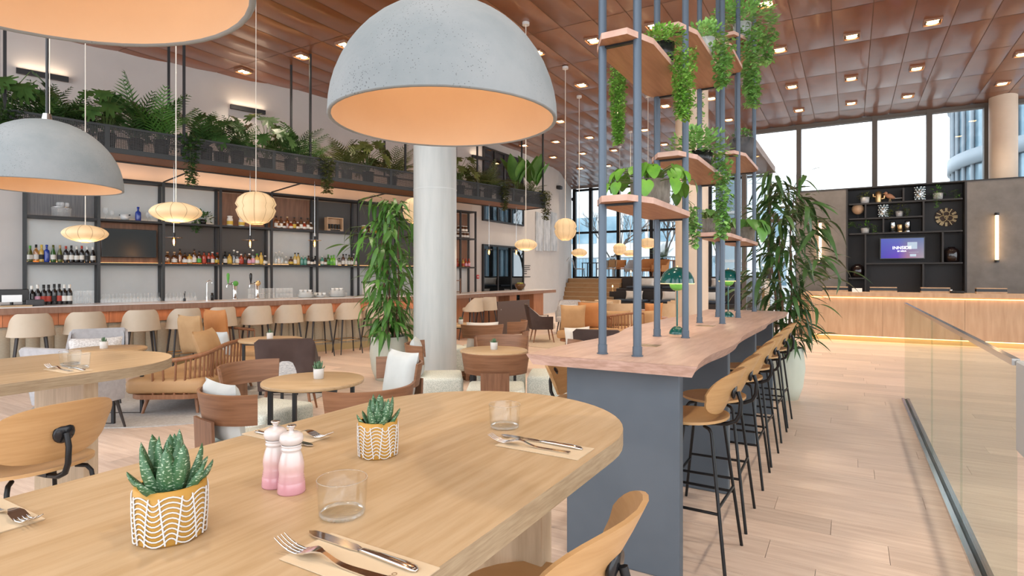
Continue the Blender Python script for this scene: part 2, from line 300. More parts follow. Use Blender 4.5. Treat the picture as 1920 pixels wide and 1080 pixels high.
# ---------------------------------------------------------------- mesh builder
class MB:
    def __init__(s): s.v = []; s.f = []; s.sm = []
    def add(s, vs, fs, sm=False, mx=None):
        o = len(s.v); s.v += [tuple(mx @ Vector(p)) for p in vs] if mx else [tuple(p) for p in vs]
        for f in fs: s.f.append(tuple(i+o for i in f)); s.sm.append(sm)
        return s
    def box(s, x0, x1, y0, y1, z0, z1, mx=None):
        return s.add([(x0, y0, z0), (x1, y0, z0), (x1, y1, z0), (x0, y1, z0), (x0, y0, z1), (x1, y0, z1), (x1, y1, z1), (x0, y1, z1)],
                     [(0, 3, 2, 1), (4, 5, 6, 7), (0, 1, 5, 4), (1, 2, 6, 5), (2, 3, 7, 6), (3, 0, 4, 7)], False, mx)
    def rbox(s, x0, x1, y0, y1, z0, z1, r=.02, seg=2, mx=None, sm=True):
        bm = bmesh.new(); bmesh.ops.create_cube(bm, size=1)
        for v in bm.verts: v.co = ((x0+x1)/2+v.co.x*(x1-x0), (y0+y1)/2+v.co.y*(y1-y0), (z0+z1)/2+v.co.z*(z1-z0))
        bmesh.ops.bevel(bm, geom=bm.edges[:], offset=min(r, (x1-x0)*.49, (y1-y0)*.49, (z1-z0)*.49), segments=seg, affect='EDGES', profile=.5)
        bm.verts.index_update(); s.add([v.co.copy() for v in bm.verts], [[v.index for v in f.verts] for f in bm.faces], sm, mx); bm.free(); return s
    def cyl(s, p0, p1, r0, r1=None, n=12, cap=True, sm=True):
        p0 = Vector(p0); p1 = Vector(p1); r1 = r0 if r1 is None else r1; d = p1-p0
        q = d.to_track_quat('Z', 'Y').to_matrix(); vs = []
        for p, r in ((p0, r0), (p1, r1)):
            for i in range(n):
                t = 2*PI*i/n; vs.append(p+q @ Vector((r*math.cos(t), r*math.sin(t), 0)))
        s.add(vs, [(i, (i+1) % n, n+(i+1) % n, n+i) for i in range(n)], sm)
        if cap: s.add(vs, [tuple(range(n-1, -1, -1)), tuple(range(n, 2*n))], False)
        return s
    def lathe(s, prof, n=20, c=(0, 0, 0), sm=True, rad=None, sx=1, sy=1, mx=None):
        vs = []; c = Vector(c)
        for r, z in prof:
            for i in range(n):
                t = 2*PI*i/n; k = rad(t, z) if rad else 1; vs.append(c+Vector((r*k*sx*math.cos(t), r*k*sy*math.sin(t), z)))
        fs = [(j*n+i, j*n+(i+1) % n, (j+1)*n+(i+1) % n, (j+1)*n+i) for j in range(len(prof)-1) for i in range(n)]
        if prof[0][0] > 1e-6 and prof[0][0] < 0: pass
        return s.add(vs, fs, sm, mx)
    def disc(s, c, r, n=20, up=True):
        c = Vector(c); vs = [c+Vector((r*math.cos(2*PI*i/n), r*math.sin(2*PI*i/n), 0)) for i in range(n)]
        return s.add(vs, [tuple(range(n)) if up else tuple(range(n-1, -1, -1))])
    def tube(s, path, r, n=8, cap=True, closed=False):
        P = [Vector(p) for p in path]; m = len(P); vs = []; up = Vector((0, 0, 1)); prev = None
        for j, p in enumerate(P):
            if closed: d = P[(j+1) % m]-P[j-1]
            else: d = P[min(j+1, m-1)]-P[max(j-1, 0)]
            d.normalize()
            if prev is None:
                a = up if abs(d.z) < .95 else Vector((1, 0, 0)); x = d.cross(a).normalized()
            else:
                x = (prev-d*prev.dot(d)).normalized()
            prev = x; y = d.cross(x); rr = r[j] if isinstance(r, (list, tuple)) else r
            for i in range(n):
                t = 2*PI*i/n; vs.append(p+x*rr*math.cos(t)+y*rr*math.sin(t))
        fs = [(j*n+i, j*n+(i+1) % n, ((j+1) % m)*n+(i+1) % n, ((j+1) % m)*n+i) for j in range(m if closed else m-1) for i in range(n)]
        s.add(vs, fs, True)
        if cap and not closed: s.add(vs, [tuple(range(n-1, -1, -1)), tuple(range((m-1)*n, m*n))])
        return s
    def prism(s, pts, z0, z1, mx=None, sm=False):
        n = len(pts); vs = [(x, y, z0) for x, y in pts]+[(x, y, z1) for x, y in pts]
        s.add(vs, [tuple(range(n-1, -1, -1)), tuple(range(n, 2*n))], False, mx)
        return s.add(vs, [(i, (i+1) % n, n+(i+1) % n, n+i) for i in range(n)], sm, mx)
    def sheet(s, fn, nu, nv, th=0., sm=True, mx=None):
        "surface fn(u, v) with thickness th along its normal"
        g = [[Vector(fn(i/nu, j/nv)) for i in range(nu+1)] for j in range(nv+1)]
        def nrm(i, j):
            a = g[j][min(i+1, nu)]-g[j][max(i-1, 0)]; b = g[min(j+1, nv)][i]-g[max(j-1, 0)][i]; c = a.cross(b)
            return c.normalized() if c.length > 1e-9 else Vector((0, 0, 1))
        A = [g[j][i] for j in range(nv+1) for i in range(nu+1)]; W = nu+1
        fa = [(j*W+i, j*W+i+1, (j+1)*W+i+1, (j+1)*W+i) for j in range(nv) for i in range(nu)]
        if not th: return s.add(A, fa, sm, mx)
        Bv = [g[j][i]-nrm(i, j)*th for j in range(nv+1) for i in range(nu+1)]; N = len(A)
        s.add(A+Bv, fa+[tuple(N+k for k in f[::-1]) for f in fa], sm, mx)
        ed = [(i) for i in range(nu+1)]+[j*W+nu for j in range(1, nv+1)]+[nv*W+i for i in range(nu-1, -1, -1)]+[j*W for j in range(nv-1, 0, -1)]
        return s.add(A+Bv, [(ed[k], N+ed[k], N+ed[(k+1) % len(ed)], ed[(k+1) % len(ed)]) for k in range(len(ed))], False, mx)
    def mesh(s, name='m'):
        me = bpy.data.meshes.new(name); me.from_pydata(s.v, [], s.f); me.polygons.foreach_set('use_smooth', s.sm); me.update(); return me
    def build(s, name, m, parent=None, loc=None, rz=0.): return put(name, s.mesh(name), m, parent, loc, rz)
def put(name, me, m, parent=None, loc=None, rz=0., rot=None, scale=None):
    o = bpy.data.objects.new(name, me); C.objects.link(o)
    if m and not me.materials: me.materials.append(MATS[m])
    if parent: o.parent = parent
    if loc is not None: o.location = loc
    if rot is not None: o.rotation_euler = rot
    elif rz: o.rotation_euler = (0, 0, rz)
    if scale is not None: o.scale = scale if hasattr(scale, '__len__') else (scale,)*3
    return o
def tag(o, label, cat, group=None, kind=None):
    o['label'] = label; o['category'] = cat
    if group: o['group'] = group
    if kind: o['kind'] = kind
    return o
def thing(name, label, cat, loc=(0, 0, 0), rz=0., group=None):
    o = bpy.data.objects.new(name, None); C.objects.link(o); o.empty_display_size = .1
    o.location = loc; o.rotation_euler = (0, 0, rz); return tag(o, label, cat, group)
def struct(o, label=None, cat=None):
    o['kind'] = 'structure'
    if label: o['label'] = label
    if cat: o['category'] = cat
    return o
def sempty(name, label, cat, loc=(0, 0, 0), rz=0.):
    o = thing(name, label, cat, loc, rz); o['kind'] = 'structure'; return o
def dup(root, loc, rz, label, group=None, scale=None):
    r = root.copy(); C.objects.link(r); r.location = loc; r.rotation_euler = (0, 0, rz); r['label'] = label
    if group: r['group'] = group
    if scale: r.scale = (scale,)*3
    def kids(src, dst):
        for ch in list(src.children):
            c = ch.copy(); C.objects.link(c); c.parent = dst; kids(ch, c)
    kids(root, r); return r
def lamp(name, kind, loc, power, col, parent=None, size=.05, angle=None, blend=.6, rot=None):
    d = bpy.data.lights.new(name, kind); d.energy = power; d.color = col
    if kind in ('POINT', 'SPOT'): d.shadow_soft_size = size
    if kind == 'SPOT': d.spot_size = angle or 1.6; d.spot_blend = blend
    if kind == 'AREA': d.shape = 'RECTANGLE'; d.size, d.size_y = size
    o = bpy.data.objects.new(name, d); C.objects.link(o); o.location = loc
    if rot: o.rotation_euler = rot
    if parent: o.parent = parent
    return o
ORD = ['first', 'second', 'third', 'fourth', 'fifth', 'sixth', 'seventh', 'eighth', 'ninth', 'tenth', 'eleventh', 'twelfth', 'thirteenth', 'fourteenth', 'fifteenth', 'sixteenth',
       'seventeenth', 'eighteenth', 'nineteenth', 'twentieth', 'twenty-first', 'twenty-second', 'twenty-third', 'twenty-fourth', 'twenty-fifth', 'twenty-sixth', 'twenty-seventh', 'twenty-eighth', 'twenty-ninth', 'thirtieth']
WARM = (1., .74, .46)
# ================================================================ SHELL
# ---- floor with oak planks laid along b
fl = MB().box(-16, 11, -6, 26.5, -.12, -.012).build('floor', 'floor_joint', None, (0, 0, 0), RA); struct(fl)
PW, PL = .24, 2.1
pm = MB().box(-PL/2+.0012, PL/2-.0012, -PW/2+.0012, PW/2-.0012, -.012, 0).mesh('plank')
cells = []
for r in range(int((26.4+5.8)/PW)):
    a = -5.8+PW*(r+.5); off = random.uniform(0, PL)
    for q in range(-8, 6):
        b = q*PL+off
        if -15.9 < b-PL/2 and b+PL/2 < 10.9: cells.append((a, b))
def vis(a, b):
    for db in (-.9, 0, .9):
        p = AB(a, b+db)
        if p.y > .5 and abs(p.x/p.y) < .92 and HZ+F*CAMH/p.y < 1130: return True
    return False
cells.sort(key=lambda c: (not (vis(*c) and (c[1] > -.9 or c[0] > 5.5 or c[1] < -2.2)), c[0]**2+c[1]**2))
far = MB()
for i, (a, b) in enumerate(cells):
    if i < 300: put('plank', pm, 'floor_oak', fl, (b, a, 0))
    else: far.box(b-PL/2+.0012, b+PL/2-.0012, a-PW/2+.0012, a+PW/2-.0012, -.012, 0)
fo = far.build('floor_boards', 'floor_oak', fl); fo['kind'] = 'stuff'
WP = [Vector((-13.0, 6.0)), Vector((-4.75, 13.45)), Vector((-1.2, 17.4)), Vector((.5, 20.3)), Vector((1.9, 23.5)), Vector((2.95, 28.6))]
def WP_L(x, y):
    "is the point well behind the bar wall"
    for p, q in zip(WP[:-1], WP[1:]):
        if p.x <= x <= q.x: return y > p.y+(q.y-p.y)*(x-p.x)/(q.x-p.x)+1.2
    return False
# ---- ceiling slab and pillowed metal panels
cl = MB().box(-16, 10, -1.5, 18.35, CEIL+.05, CEIL+.3).box(-13.5, -2.7, 18.35, 26.4, CEIL+.05, CEIL+.3).build('ceiling', 'ceil_back', None, (0, 0, 0), RA); struct(cl)
PB, PA = .574, 1.65
def pillow(u, v):
    x = (u-.5)*(PB-.014); y = (v-.5)*(PA-.016)
    return (x, y, -.030*math.sin(PI*u)**.6*math.sin(PI*v)**.6 + .008*math.sin(PI*2*u)*math.sin(PI*v))
pil = MB().sheet(pillow, 5, 5)
pilm = pil.mesh('ceiling_panel'); pcell = []
for q in range(-26, 14):
    b = -.83+PB*(q+.5)
    for r in range(-7, 10):
        a = 10.63+PA*(r+.5)
        if a > 18.4 and b > -3.0 or a > 26: continue
        p = AB(a, b)
        if p.y < 4.2 or abs(p.x/p.y) > 1.0 or HZ-F*(CEIL-CAMH)/p.y < -160: continue
        k = (p.y, p.x); cr = (WP_L(p.x, p.y))
        if cr: continue
        pcell.append((p.y, a, b))
pcell.sort(); rest = MB()
for i, (_, a, b) in enumerate(pcell):
    if i < 300: put('ceiling_panel', pilm, 'ceil_copper', cl, (b, a, CEIL+.045))
    else: rest.add([(x+b, y+a, z+CEIL+.045) for x, y, z in pil.v], pil.f, True)
if rest.v: o = rest.build('ceiling_panels_far', 'ceil_copper', cl); o['kind'] = 'stuff'
# ---- wall behind the bar, bending away at the far end
m = MB()
for i in range(len(WP)-1):
    p, q = WP[i], WP[i+1]; d = (q-p).normalized(); nn = Vector((-d.y, d.x))*.2
    m.add([(p.x, p.y, 0), (q.x, q.y, 0), (q.x+nn.x, q.y+nn.y, 0), (p.x+nn.x, p.y+nn.y, 0), (p.x, p.y, CEIL+.05), (q.x, q.y, CEIL+.05), (q.x+nn.x, q.y+nn.y, CEIL+.05), (p.x+nn.x, p.y+nn.y, CEIL+.05)],
          [(0, 3, 2, 1), (4, 5, 6, 7), (0, 1, 5, 4), (1, 2, 6, 5), (2, 3, 7, 6), (3, 0, 4, 7)])
struct(m.build('wall_left', 'white_wall'))
def wallpt(i, t, off=0., z=0.):
    p, q = WP[i], WP[i+1]; d = (q-p).normalized(); n = Vector((d.y, -d.x)); r = p+(q-p)*t+n*off
    return Vector((r.x, r.y, z)), math.atan2(d.y, d.x)
def wall_t(i, u):
    k = (u-CX)/F; p, q = WP[i], WP[i+1]; d = q-p; return (k*p.y-p.x)/(d.x-k*d.y)
# dark glazed openings in that wall
def glazed(name, i, u0, u1, z0, z1, cols, rows, label, gm='glass_smoke', fr='frame_dark'):
    t0, t1 = wall_t(i, u0), wall_t(i, u1); p0, rz = wallpt(i, t0, .0); p1, _ = wallpt(i, t1, .0); W = (p1-p0).length
    e = sempty(name, label, 'window', p0, rz)
    f = .055; m = MB()
    for k in range(cols+1):
        x = W*k/cols; m.box(x-f/2, x+f/2, -.07, -.005, z0, z1)
    for k in range(rows+1):
        z = z0+(z1-z0)*k/rows; m.box(-f/2, W+f/2, -.068, -.005, z-f/2, z+f/2)
    m.build('window_frame', fr, e)
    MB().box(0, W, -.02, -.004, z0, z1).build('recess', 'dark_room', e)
    for k in range(cols): MB().box(W*k/cols+f/2, W*(k+1)/cols-f/2, -.045, -.04, z0+f/2, z1-f/2).build('pane', gm, e)
    return e
glazed('window_3', 2, 904, 979, .03, 2.42, 3, 1, 'dark glazed kitchen doors in the white wall behind the bar end')
glazed('window_4', 2, 904, 979, 3.2, 3.85, 3, 1, 'blue black interior window above the glazed kitchen doors')
glazed('window_5', 2, 905, 978, 4.25, 5.45, 4, 1, 'upper interior window just below the ceiling above the planter')
# ---- window wall behind reception (plane a = 18.2)
def mullwall(name, a, b0, b1, z0, z1, bs, zs, label, mt='mullion', w=.12, d=.2, gm='glass_window'):
    e = sempty(name, label, 'window', AB(a, 0), RA)
    for b in bs: MB().box(b-w/2, b+w/2, -d/2, d/2, z0, z1).build('mullion', mt, e)
    for z in zs: MB().box(b0, b1, -d/2+.01, d/2-.01, z-.05, z+.05).build('transom', mt, e)
    xs = sorted(bs)
    for x0, x1 in zip(xs[:-1], xs[1:]): MB().box(x0+w/2, x1-w/2, -.008, .008, z0, z1).build('pane', gm, e)
    return e
bw = [onA(u, 300, 18.2)[0] for u in (1396, 1498, 1640, 1742)]+[2.9, 4.6, 6.2]
mullwall('window_2', 18.2, bw[0]-.06, 6.3, .0, CEIL+.02, bw, (.06, 3.05, CEIL-.03), 'tall glass curtain wall with bronze mullions behind reception')
# far glazed wall beyond the stairs (plane a = 26.2)
bf = [-11.75, onA(1108, 400, 26.2)[0], onA(1160, 400, 26.2)[0], onA(1222, 400, 26.2)[0], -5.3, -4.1, -2.9]
e = mullwall('window_1', 26.2, -11.8, -2.85, 1.3, CEIL+.02, bf, (1.36, 3.55, CEIL-.06), 'far black framed glass wall behind the stair landing', 'black_metal', .16, .16)
# ---- columns
def column(name, label, loc, r, m_, z1=CEIL+.04):
    e = sempty(name, label, 'column', loc)
    MB().cyl((0, 0, 0), (0, 0, z1), r, n=40).build('shaft', m_, e)
    MB().lathe([(r+.004, 2.62), (r+.004, 2.63)], 40).build('joint', 'back_panel', e)
    return e
p = G(811, 733); column('column', 'thick white round column rising beside the potted tree', (p.x, p.y+.25, 0), .285, 'column_white')
column('column', 'warm beige round column behind the green table lamp', AB(11.2, -2.6), .3, 'column_warm')
p = RAY(1881, 300, 14.6); column('column', 'cream round column at the right, above the reception wall', AB(17.75, onA(1881, 300, 17.75)[0]), .27, 'column_warm')
# ---- stairs, landing, tiers
sb0, sb1 = -11.05, -8.55
st = sempty('stairs', 'wide oak stairs climbing to the glazed landing', 'stairs', AB(22.2, 0), RA)
for k in range(7):
    MB().box(sb0, sb1, k*.3, 2.4, .19*k, .19*(k+1)-.03).build('riser', 'stair_oak', st)
    MB().box(sb0, sb1, k*.3-.02, k*.3+.3 if k < 6 else 2.4, .19*(k+1)-.03, .19*(k+1)).build('tread', 'oak_x', st)
struct(MB().box(-12.2, -2.9, 24.6, 26.35, .0, 1.33).build('landing', 'stair_oak', None, (0, 0, 0), RA), 'oak floored landing above the stairs', 'landing')
hr = MB().tube([AB(22.0, sb0-.12, .95), AB(24.3, sb0-.12, 2.28)], .025).build('stair_handrail', 'white_wall'); tag(hr, 'slim pale handrail on the wall beside the oak stairs', 'handrail')
# ---- outside
gd = MB().box(-60, 60, 18.6, 120, -.2, -.14).build('ground_outside', 'out_ground', None, (0, 0, 0), RA); struct(gd)
# ================================================================ FRONT: high tables, counter, stools
TZ = 1.08
def stadium(y0, y1, r, n=28):
    P = [(r*math.cos(PI*i/n), y1-r+r*math.sin(PI*i/n)) for i in range(n+1)]
    P += [(-r*math.cos(PI*i/n), y0+r-r*math.sin(PI*i/n)) for i in range(n+1)]; return P
def high_table(label, a1, b, L=2.15):
    t = thing('high_table', label, 'table', AB(a1-L/2, b), RA)
    top = MB(); P = stadium(-L/2, L/2, .43); top.prism(P, TZ-.045, TZ)
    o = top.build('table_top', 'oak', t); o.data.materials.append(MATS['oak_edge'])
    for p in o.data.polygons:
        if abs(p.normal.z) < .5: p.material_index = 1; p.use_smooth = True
    for y in (L/2-.44, -L/2+.44): MB().rbox(-.25, .25, y-.03, y+.03, 0, TZ-.045, .003, 1, sm=False).build('panel_leg', 'oak_leg', t)
    return t
high_table('long light oak high table in the foreground, set with succulents and cutlery', 1.80, -.94)
high_table('light oak high table at the left edge under the grey dome lamp', 1.74, -3.23)
# ---- shell stool: local +y is the front, backrest at -y
def shell_stool(label, loc, rz, group):
    t = thing('bar_stool', label, 'stool', loc, rz, group); SZ = .745
    def seat(u, v):
        th = 2*PI*u; r = v
        x = .205*r*math.cos(th)*(1-.06*math.sin(th)); y = .19*r*math.sin(th)+.0
        return (x, y, SZ-.012*(1-r*r)+.010*max(0, -math.sin(th))*r*r)
    m = MB(); n = 28; vs = [(0, 0, SZ-.012)]; fs = []
    rings = 5
    for j in range(1, rings+1):
        for i in range(n): vs.append(seat(i/n, j/rings))
    fs += [(0, 1+i, 1+(i+1) % n) for i in range(n)]
    for j in range(rings-1): fs += [(1+j*n+i, 1+(j+1)*n+i, 1+(j+1)*n+(i+1) % n, 1+j*n+(i+1) % n) for i in range(n)]
    N = len(vs); vs2 = [(x, y, z-.014) for x, y, z in vs]
    m.add(vs+vs2, fs+[tuple(N+k for k in f[::-1]) for f in fs], True)
    o = 1+(rings-1)*n; m.add(vs+vs2, [(o+i, N+o+i, N+o+(i+1) % n, o+(i+1) % n) for i in range(n)], True)
    m.build('seat', 'stool_oak', t)
    # backrest: rounded plate bent round the sitter
    m = MB(); n = 36; BW, BH, R = .235, .120, .30
    def bp(x, z, off): 
        ang = x/R; lean = .06*(z/.12); rr = R+off
        return (rr*math.sin(ang), -.205-lean+ (R-rr*math.cos(ang)), .895+z)
    ring = []
    for i in range(n):
        th = 2*PI*i/n; c, s_ = math.cos(th), math.sin(th); e = .78
        ring.append((BW*abs(c)**e*(1 if c > 0 else -1)*(1 if s_ > 0 else .93), BH*abs(s_)**e*(1 if s_ > 0 else -1)))
    vs = []; lv = (0, .5, .8, 1)
    for off in (0, .013):
        for k in lv[1:]:
            for x, z in ring: vs.append(bp(x*k, z*k, off))
    c0 = len(vs); vs += [bp(0, 0, 0), bp(0, 0, .013)]
    fs = []
    for q in (0, 1):
        o = q*3*n; fl = (lambda f: f) if q else (lambda f: f[::-1])
        fs += [fl((c0+q, o+(i+1) % n, o+i)) for i in range(n)]
        for j in range(2): fs += [fl((o+j*n+i, o+j*n+(i+1) % n, o+(j+1)*n+(i+1) % n, o+(j+1)*n+i)) for i in range(n)]
    m.add(vs, fs, True); m.add(vs, [(2*n+i, 2*n+(i+1) % n, 5*n+(i+1) % n, 5*n+i) for i in range(n)], False)
    bkr = m.build('backrest', 'stool_oak', t)
    b = MB().lathe([(0, 0), (.020, .002), (.034, .009), (.040, .018), (.034, .026), (0, .028)], 18, mx=Matrix.Translation((0, -.20, .89)) @ Matrix.Rotation(PI/2+.1, 4, 'X')).build('back_pad', 'black_gloss', bkr)
    MB().tube([(0, -.235, .89), (0, -.25, .84), (0, -.245, .775), (0, -.225, .735), (0, -.18, .715), (0, -.10, .708), (0, .02, .706)], .011, 8).build('back_stem', 'black_metal', bkr)
    MB().box(-.12, .12, -.012, .012, .706, .722).box(-.012, .012, -.12, .12, .705, .721).build('seat_bracket', 'black_metal', t)
    for sx in (-1, 1):
        for sy in (-1, 1):
            MB().tube([(sx*.11, sy*.09, .715), (sx*.135, sy*.12, .71), (sx*.145, sy*.135, .69), (sx*.21, sy*.215, .0)], .009, 8).build('leg', 'black_metal', t)
    def lp(sx, sy, z): k = (.69-z)/.69; return (sx*(.145+.065*k), sy*(.135+.08*k), z)
    for (q, z) in (((1, 1, -1, 1), .27), ((1, -1, -1, -1), .33), ((1, 1, 1, -1), .30), ((-1, 1, -1, -1), .30)):
        MB().tube([lp(q[0], q[1], z), lp(q[2], q[3], z)], .008, 8).build('foot_rail', 'black_metal', t)
    return t
g = 'shell stools at the high tables and slate counter'
s0 = shell_stool('oak shell stool at the right edge of the foreground table, cropped by the frame', AB(1.16, -.645), RA+PI/2, g)
dup(s0, AB(1.03, -2.84), RA+PI/2+.10, 'oak shell stool at the left high table, black pad on its back', g)
names = ['nearest', 'second nearest', 'third nearest', 'fourth nearest', 'fifth nearest', 'farthest']
for i, a in enumerate((3.2, 3.77, 4.55, 5.11, 5.86, 6.44)):
    dup(s0, AB(a, -.74), RA+PI/2+random.uniform(-.03, .03), f'{names[i]} of the six oak stools along the slate counter', g)
dup(s0, AB(3.22, -1.36), RA-PI/2, 'oak stool on the left side of the slate counter, mostly hidden', g)
# ---- live-edge counter on slate blue slabs
ct = thing('plant_counter', 'long oak counter with wavy edges on slate blue slab legs', 'counter', AB(0, 0), RA)
edge_px = [(1308, 688), (1310, 683), (1321, 672.5), (1339.6, 662), (1371, 649.6), (1387.5, 639), (1391.7, 632), (1402, 624.6), (1423, 614), (1441.7, 604.8), (1447, 598.5), (1462.5, 591), (1478, 586)]
ed = []
for u, v in edge_px:
    p = G(u, v, TZ); ed.append((CA*p.x-SA*p.y, SA*p.x+CA*p.y))
def catmull(P, n=5):
    Q = [P[0]]+P+[P[-1]]; R = []
    for i in range(1, len(Q)-2):
        for k in range(n):
            t = k/n; R.append(tuple(.5*((2*Q[i][c])+(-Q[i-1][c]+Q[i+1][c])*t+(2*Q[i-1][c]-5*Q[i][c]+4*Q[i+1][c]-Q[i+2][c])*t*t+(-Q[i-1][c]+3*Q[i][c]-3*Q[i+1][c]+Q[i+2][c])*t**3) for c in (0, 1)))
    R.append(P[-1]); return R
er = [q for q in catmull(ed)]
er.append((er[-1][0]-.05, er[-1][1]+.18)); er.append((-.98, er[-1][1]+.08))
left = [(-1.49+.05*math.sin(2.2*y)+.02*math.sin(5.3*y), y) for y in [7.25-.155*i for i in range(30)]]
left = [q for q in left if q[1] > 2.72]+[(-1.483, 2.68)]
out_ = er+left
cxm = sum(x for x, y in out_)/len(out_)
m = MB(); n = len(out_); mid = []
low = [(x+(-.03 if x > -1.04 else .03), y+(.02 if y < 2.75 else 0)) for x, y in out_]
m.add([(x, y, TZ) for x, y in out_]+[(x, y, TZ-.055) for x, y in low], [tuple(range(n)), tuple(range(2*n-1, n-1, -1))])
o = m.build('counter_top', 'counter_oak', ct); 
m = MB(); m.add([(x, y, TZ-.0005) for x, y in out_]+[(x, y, TZ-.055) for x, y in low], [(i, n+i, n+(i+1) % n, (i+1) % n) for i in range(n)], False)
m.build('live_edge', 'counter_edge', ct)
for a in (2.87, 4.17, 5.47, 6.77): MB().rbox(-1.32, -.715, a-.035, a+.035, 0, TZ-.056, .008, 2, sm=False).build('slab_leg', 'slate_blue', ct)
for u, v in ((1214, 647.5), (1323, 611)):
    p = G(u, v, TZ); b, a = CA*p.x-SA*p.y, SA*p.x+CA*p.y; MB().box(b-.07, b+.07, a-.055, a+.055, TZ-.003, TZ+.0015).box(b-.03, b+.03, a+.01, a+.045, TZ, TZ+.002).build('socket_plate', 'brass_plate', ct)
# ---- pole and shelf divider standing on the counter
dv = thing('plant_divider', 'slate blue pole divider with angular oak shelves above the counter', 'shelf', AB(0, 0), RA)
PA_ = [2.89, 3.895, 5.18, 5.985, 7.08]; PBX = (-1.135, -.945)
for a in PA_:
    for b in PBX:
        o = MB().cyl((b, a, TZ), (b, a, CEIL+.03), .0215, n=16).build('pole', 'pole_blue', dv)
        MB().cyl((b, a, TZ+.004), (b, a, TZ+.05), .0245, n=16).cyl((b, a, TZ+.0005), (b, a, TZ+.005), .030, n=16).build('collar', 'pole_blue', o)
SHELF = [(0, 1.905), (0, 2.74), (1, 2.31), (1, 3.15), (2, 1.86), (2, 3.50), (3, 1.86), (3, 2.70), (3, 3.85)]
for bay, z in SHELF:
    y0, y1 = PA_[bay]-.10, PA_[bay+1]+.05; c = -1.04
    P = [(c-.062, y0), (c+.075, y0), (c+.15, y0+.20), (c+.15, y1-.16), (c+.085, y1), (c-.10, y1), (c-.15, y1-.14), (c-.15, y0+.16)]
    o = MB().prism(P, z-.032, z).build('shelf_board', 'shelf_oak', dv); o.data.materials.append(MATS['shelf_edge'])
    for p in o.data.polygons:
        if abs(p.normal.z) < .5: p.material_index = 1
    for a in (PA_[bay], PA_[bay+1]): MB().box(PBX[0], PBX[1], a-.012, a+.012, z-.044, z-.033).build('shelf_bracket', 'black_metal', o)
# ---- dome pendants over the two tables
def dome(label, loc):
    t = thing('dome_pendant', label, 'lamp', loc, 0, 'grey dome pendants over the high tables'); R = .30; RZ = 1.91; n = 48
    o_ = [(R*math.cos(PI/2*i/14), RZ+R*math.sin(PI/2*i/14)*1.03) for i in range(15)]; o_[-1] = (.0005, RZ+R*1.03)
    shd = MB().lathe(o_, n).build('shade', 'concrete', t)
    r = R-.010; i_ = [(r*math.cos(PI/2*i/14), RZ+r*math.sin(PI/2*i/14)*1.03) for i in range(15)]; i_[-1] = (.0005, RZ+r*1.03)
    MB().lathe(i_[::-1], n).build('shade_lining', 'shade_inner', shd)
    MB().lathe([(R, RZ), (R-.002, RZ-.003), (r+.002, RZ-.003), (r, RZ)], n).build('rim', 'concrete', shd)
    MB().cyl((0, 0, RZ+R*1.02), (0, 0, RZ+R*1.03+.03), .022, .016, n=14).build('cap', 'steel', t)
    MB().cyl((0, 0, RZ+R+.03), (0, 0, CEIL+.03), .006, n=8).build('rod', 'frame_dark', t)
    MB().cyl((.012, 0, RZ+R+.03), (.012, 0, CEIL+.03), .0018, n=5).build('cable', 'cord_white', t)
    MB().lathe([(.0005, RZ+.17), (.03, RZ+.18), (.042, RZ+.21), (.03, RZ+.245), (.015, RZ+.27), (.0005, RZ+.271)], 14).build('bulb', 'bulb_glow', t)
    lamp('bulb_light', 'POINT', (0, 0, RZ+.145), .30, (1., .62, .36), t, .04)
    return t
dome('large grey concrete dome pendant with glowing peach lining, top centre', AB(1.24, -.935))
dome('grey dome pendant cut off by the top left corner, peach lining', AB(.305, -.935))
dome('grey dome pendant at the left edge, hung over the left table', AB(1.228, -3.23))
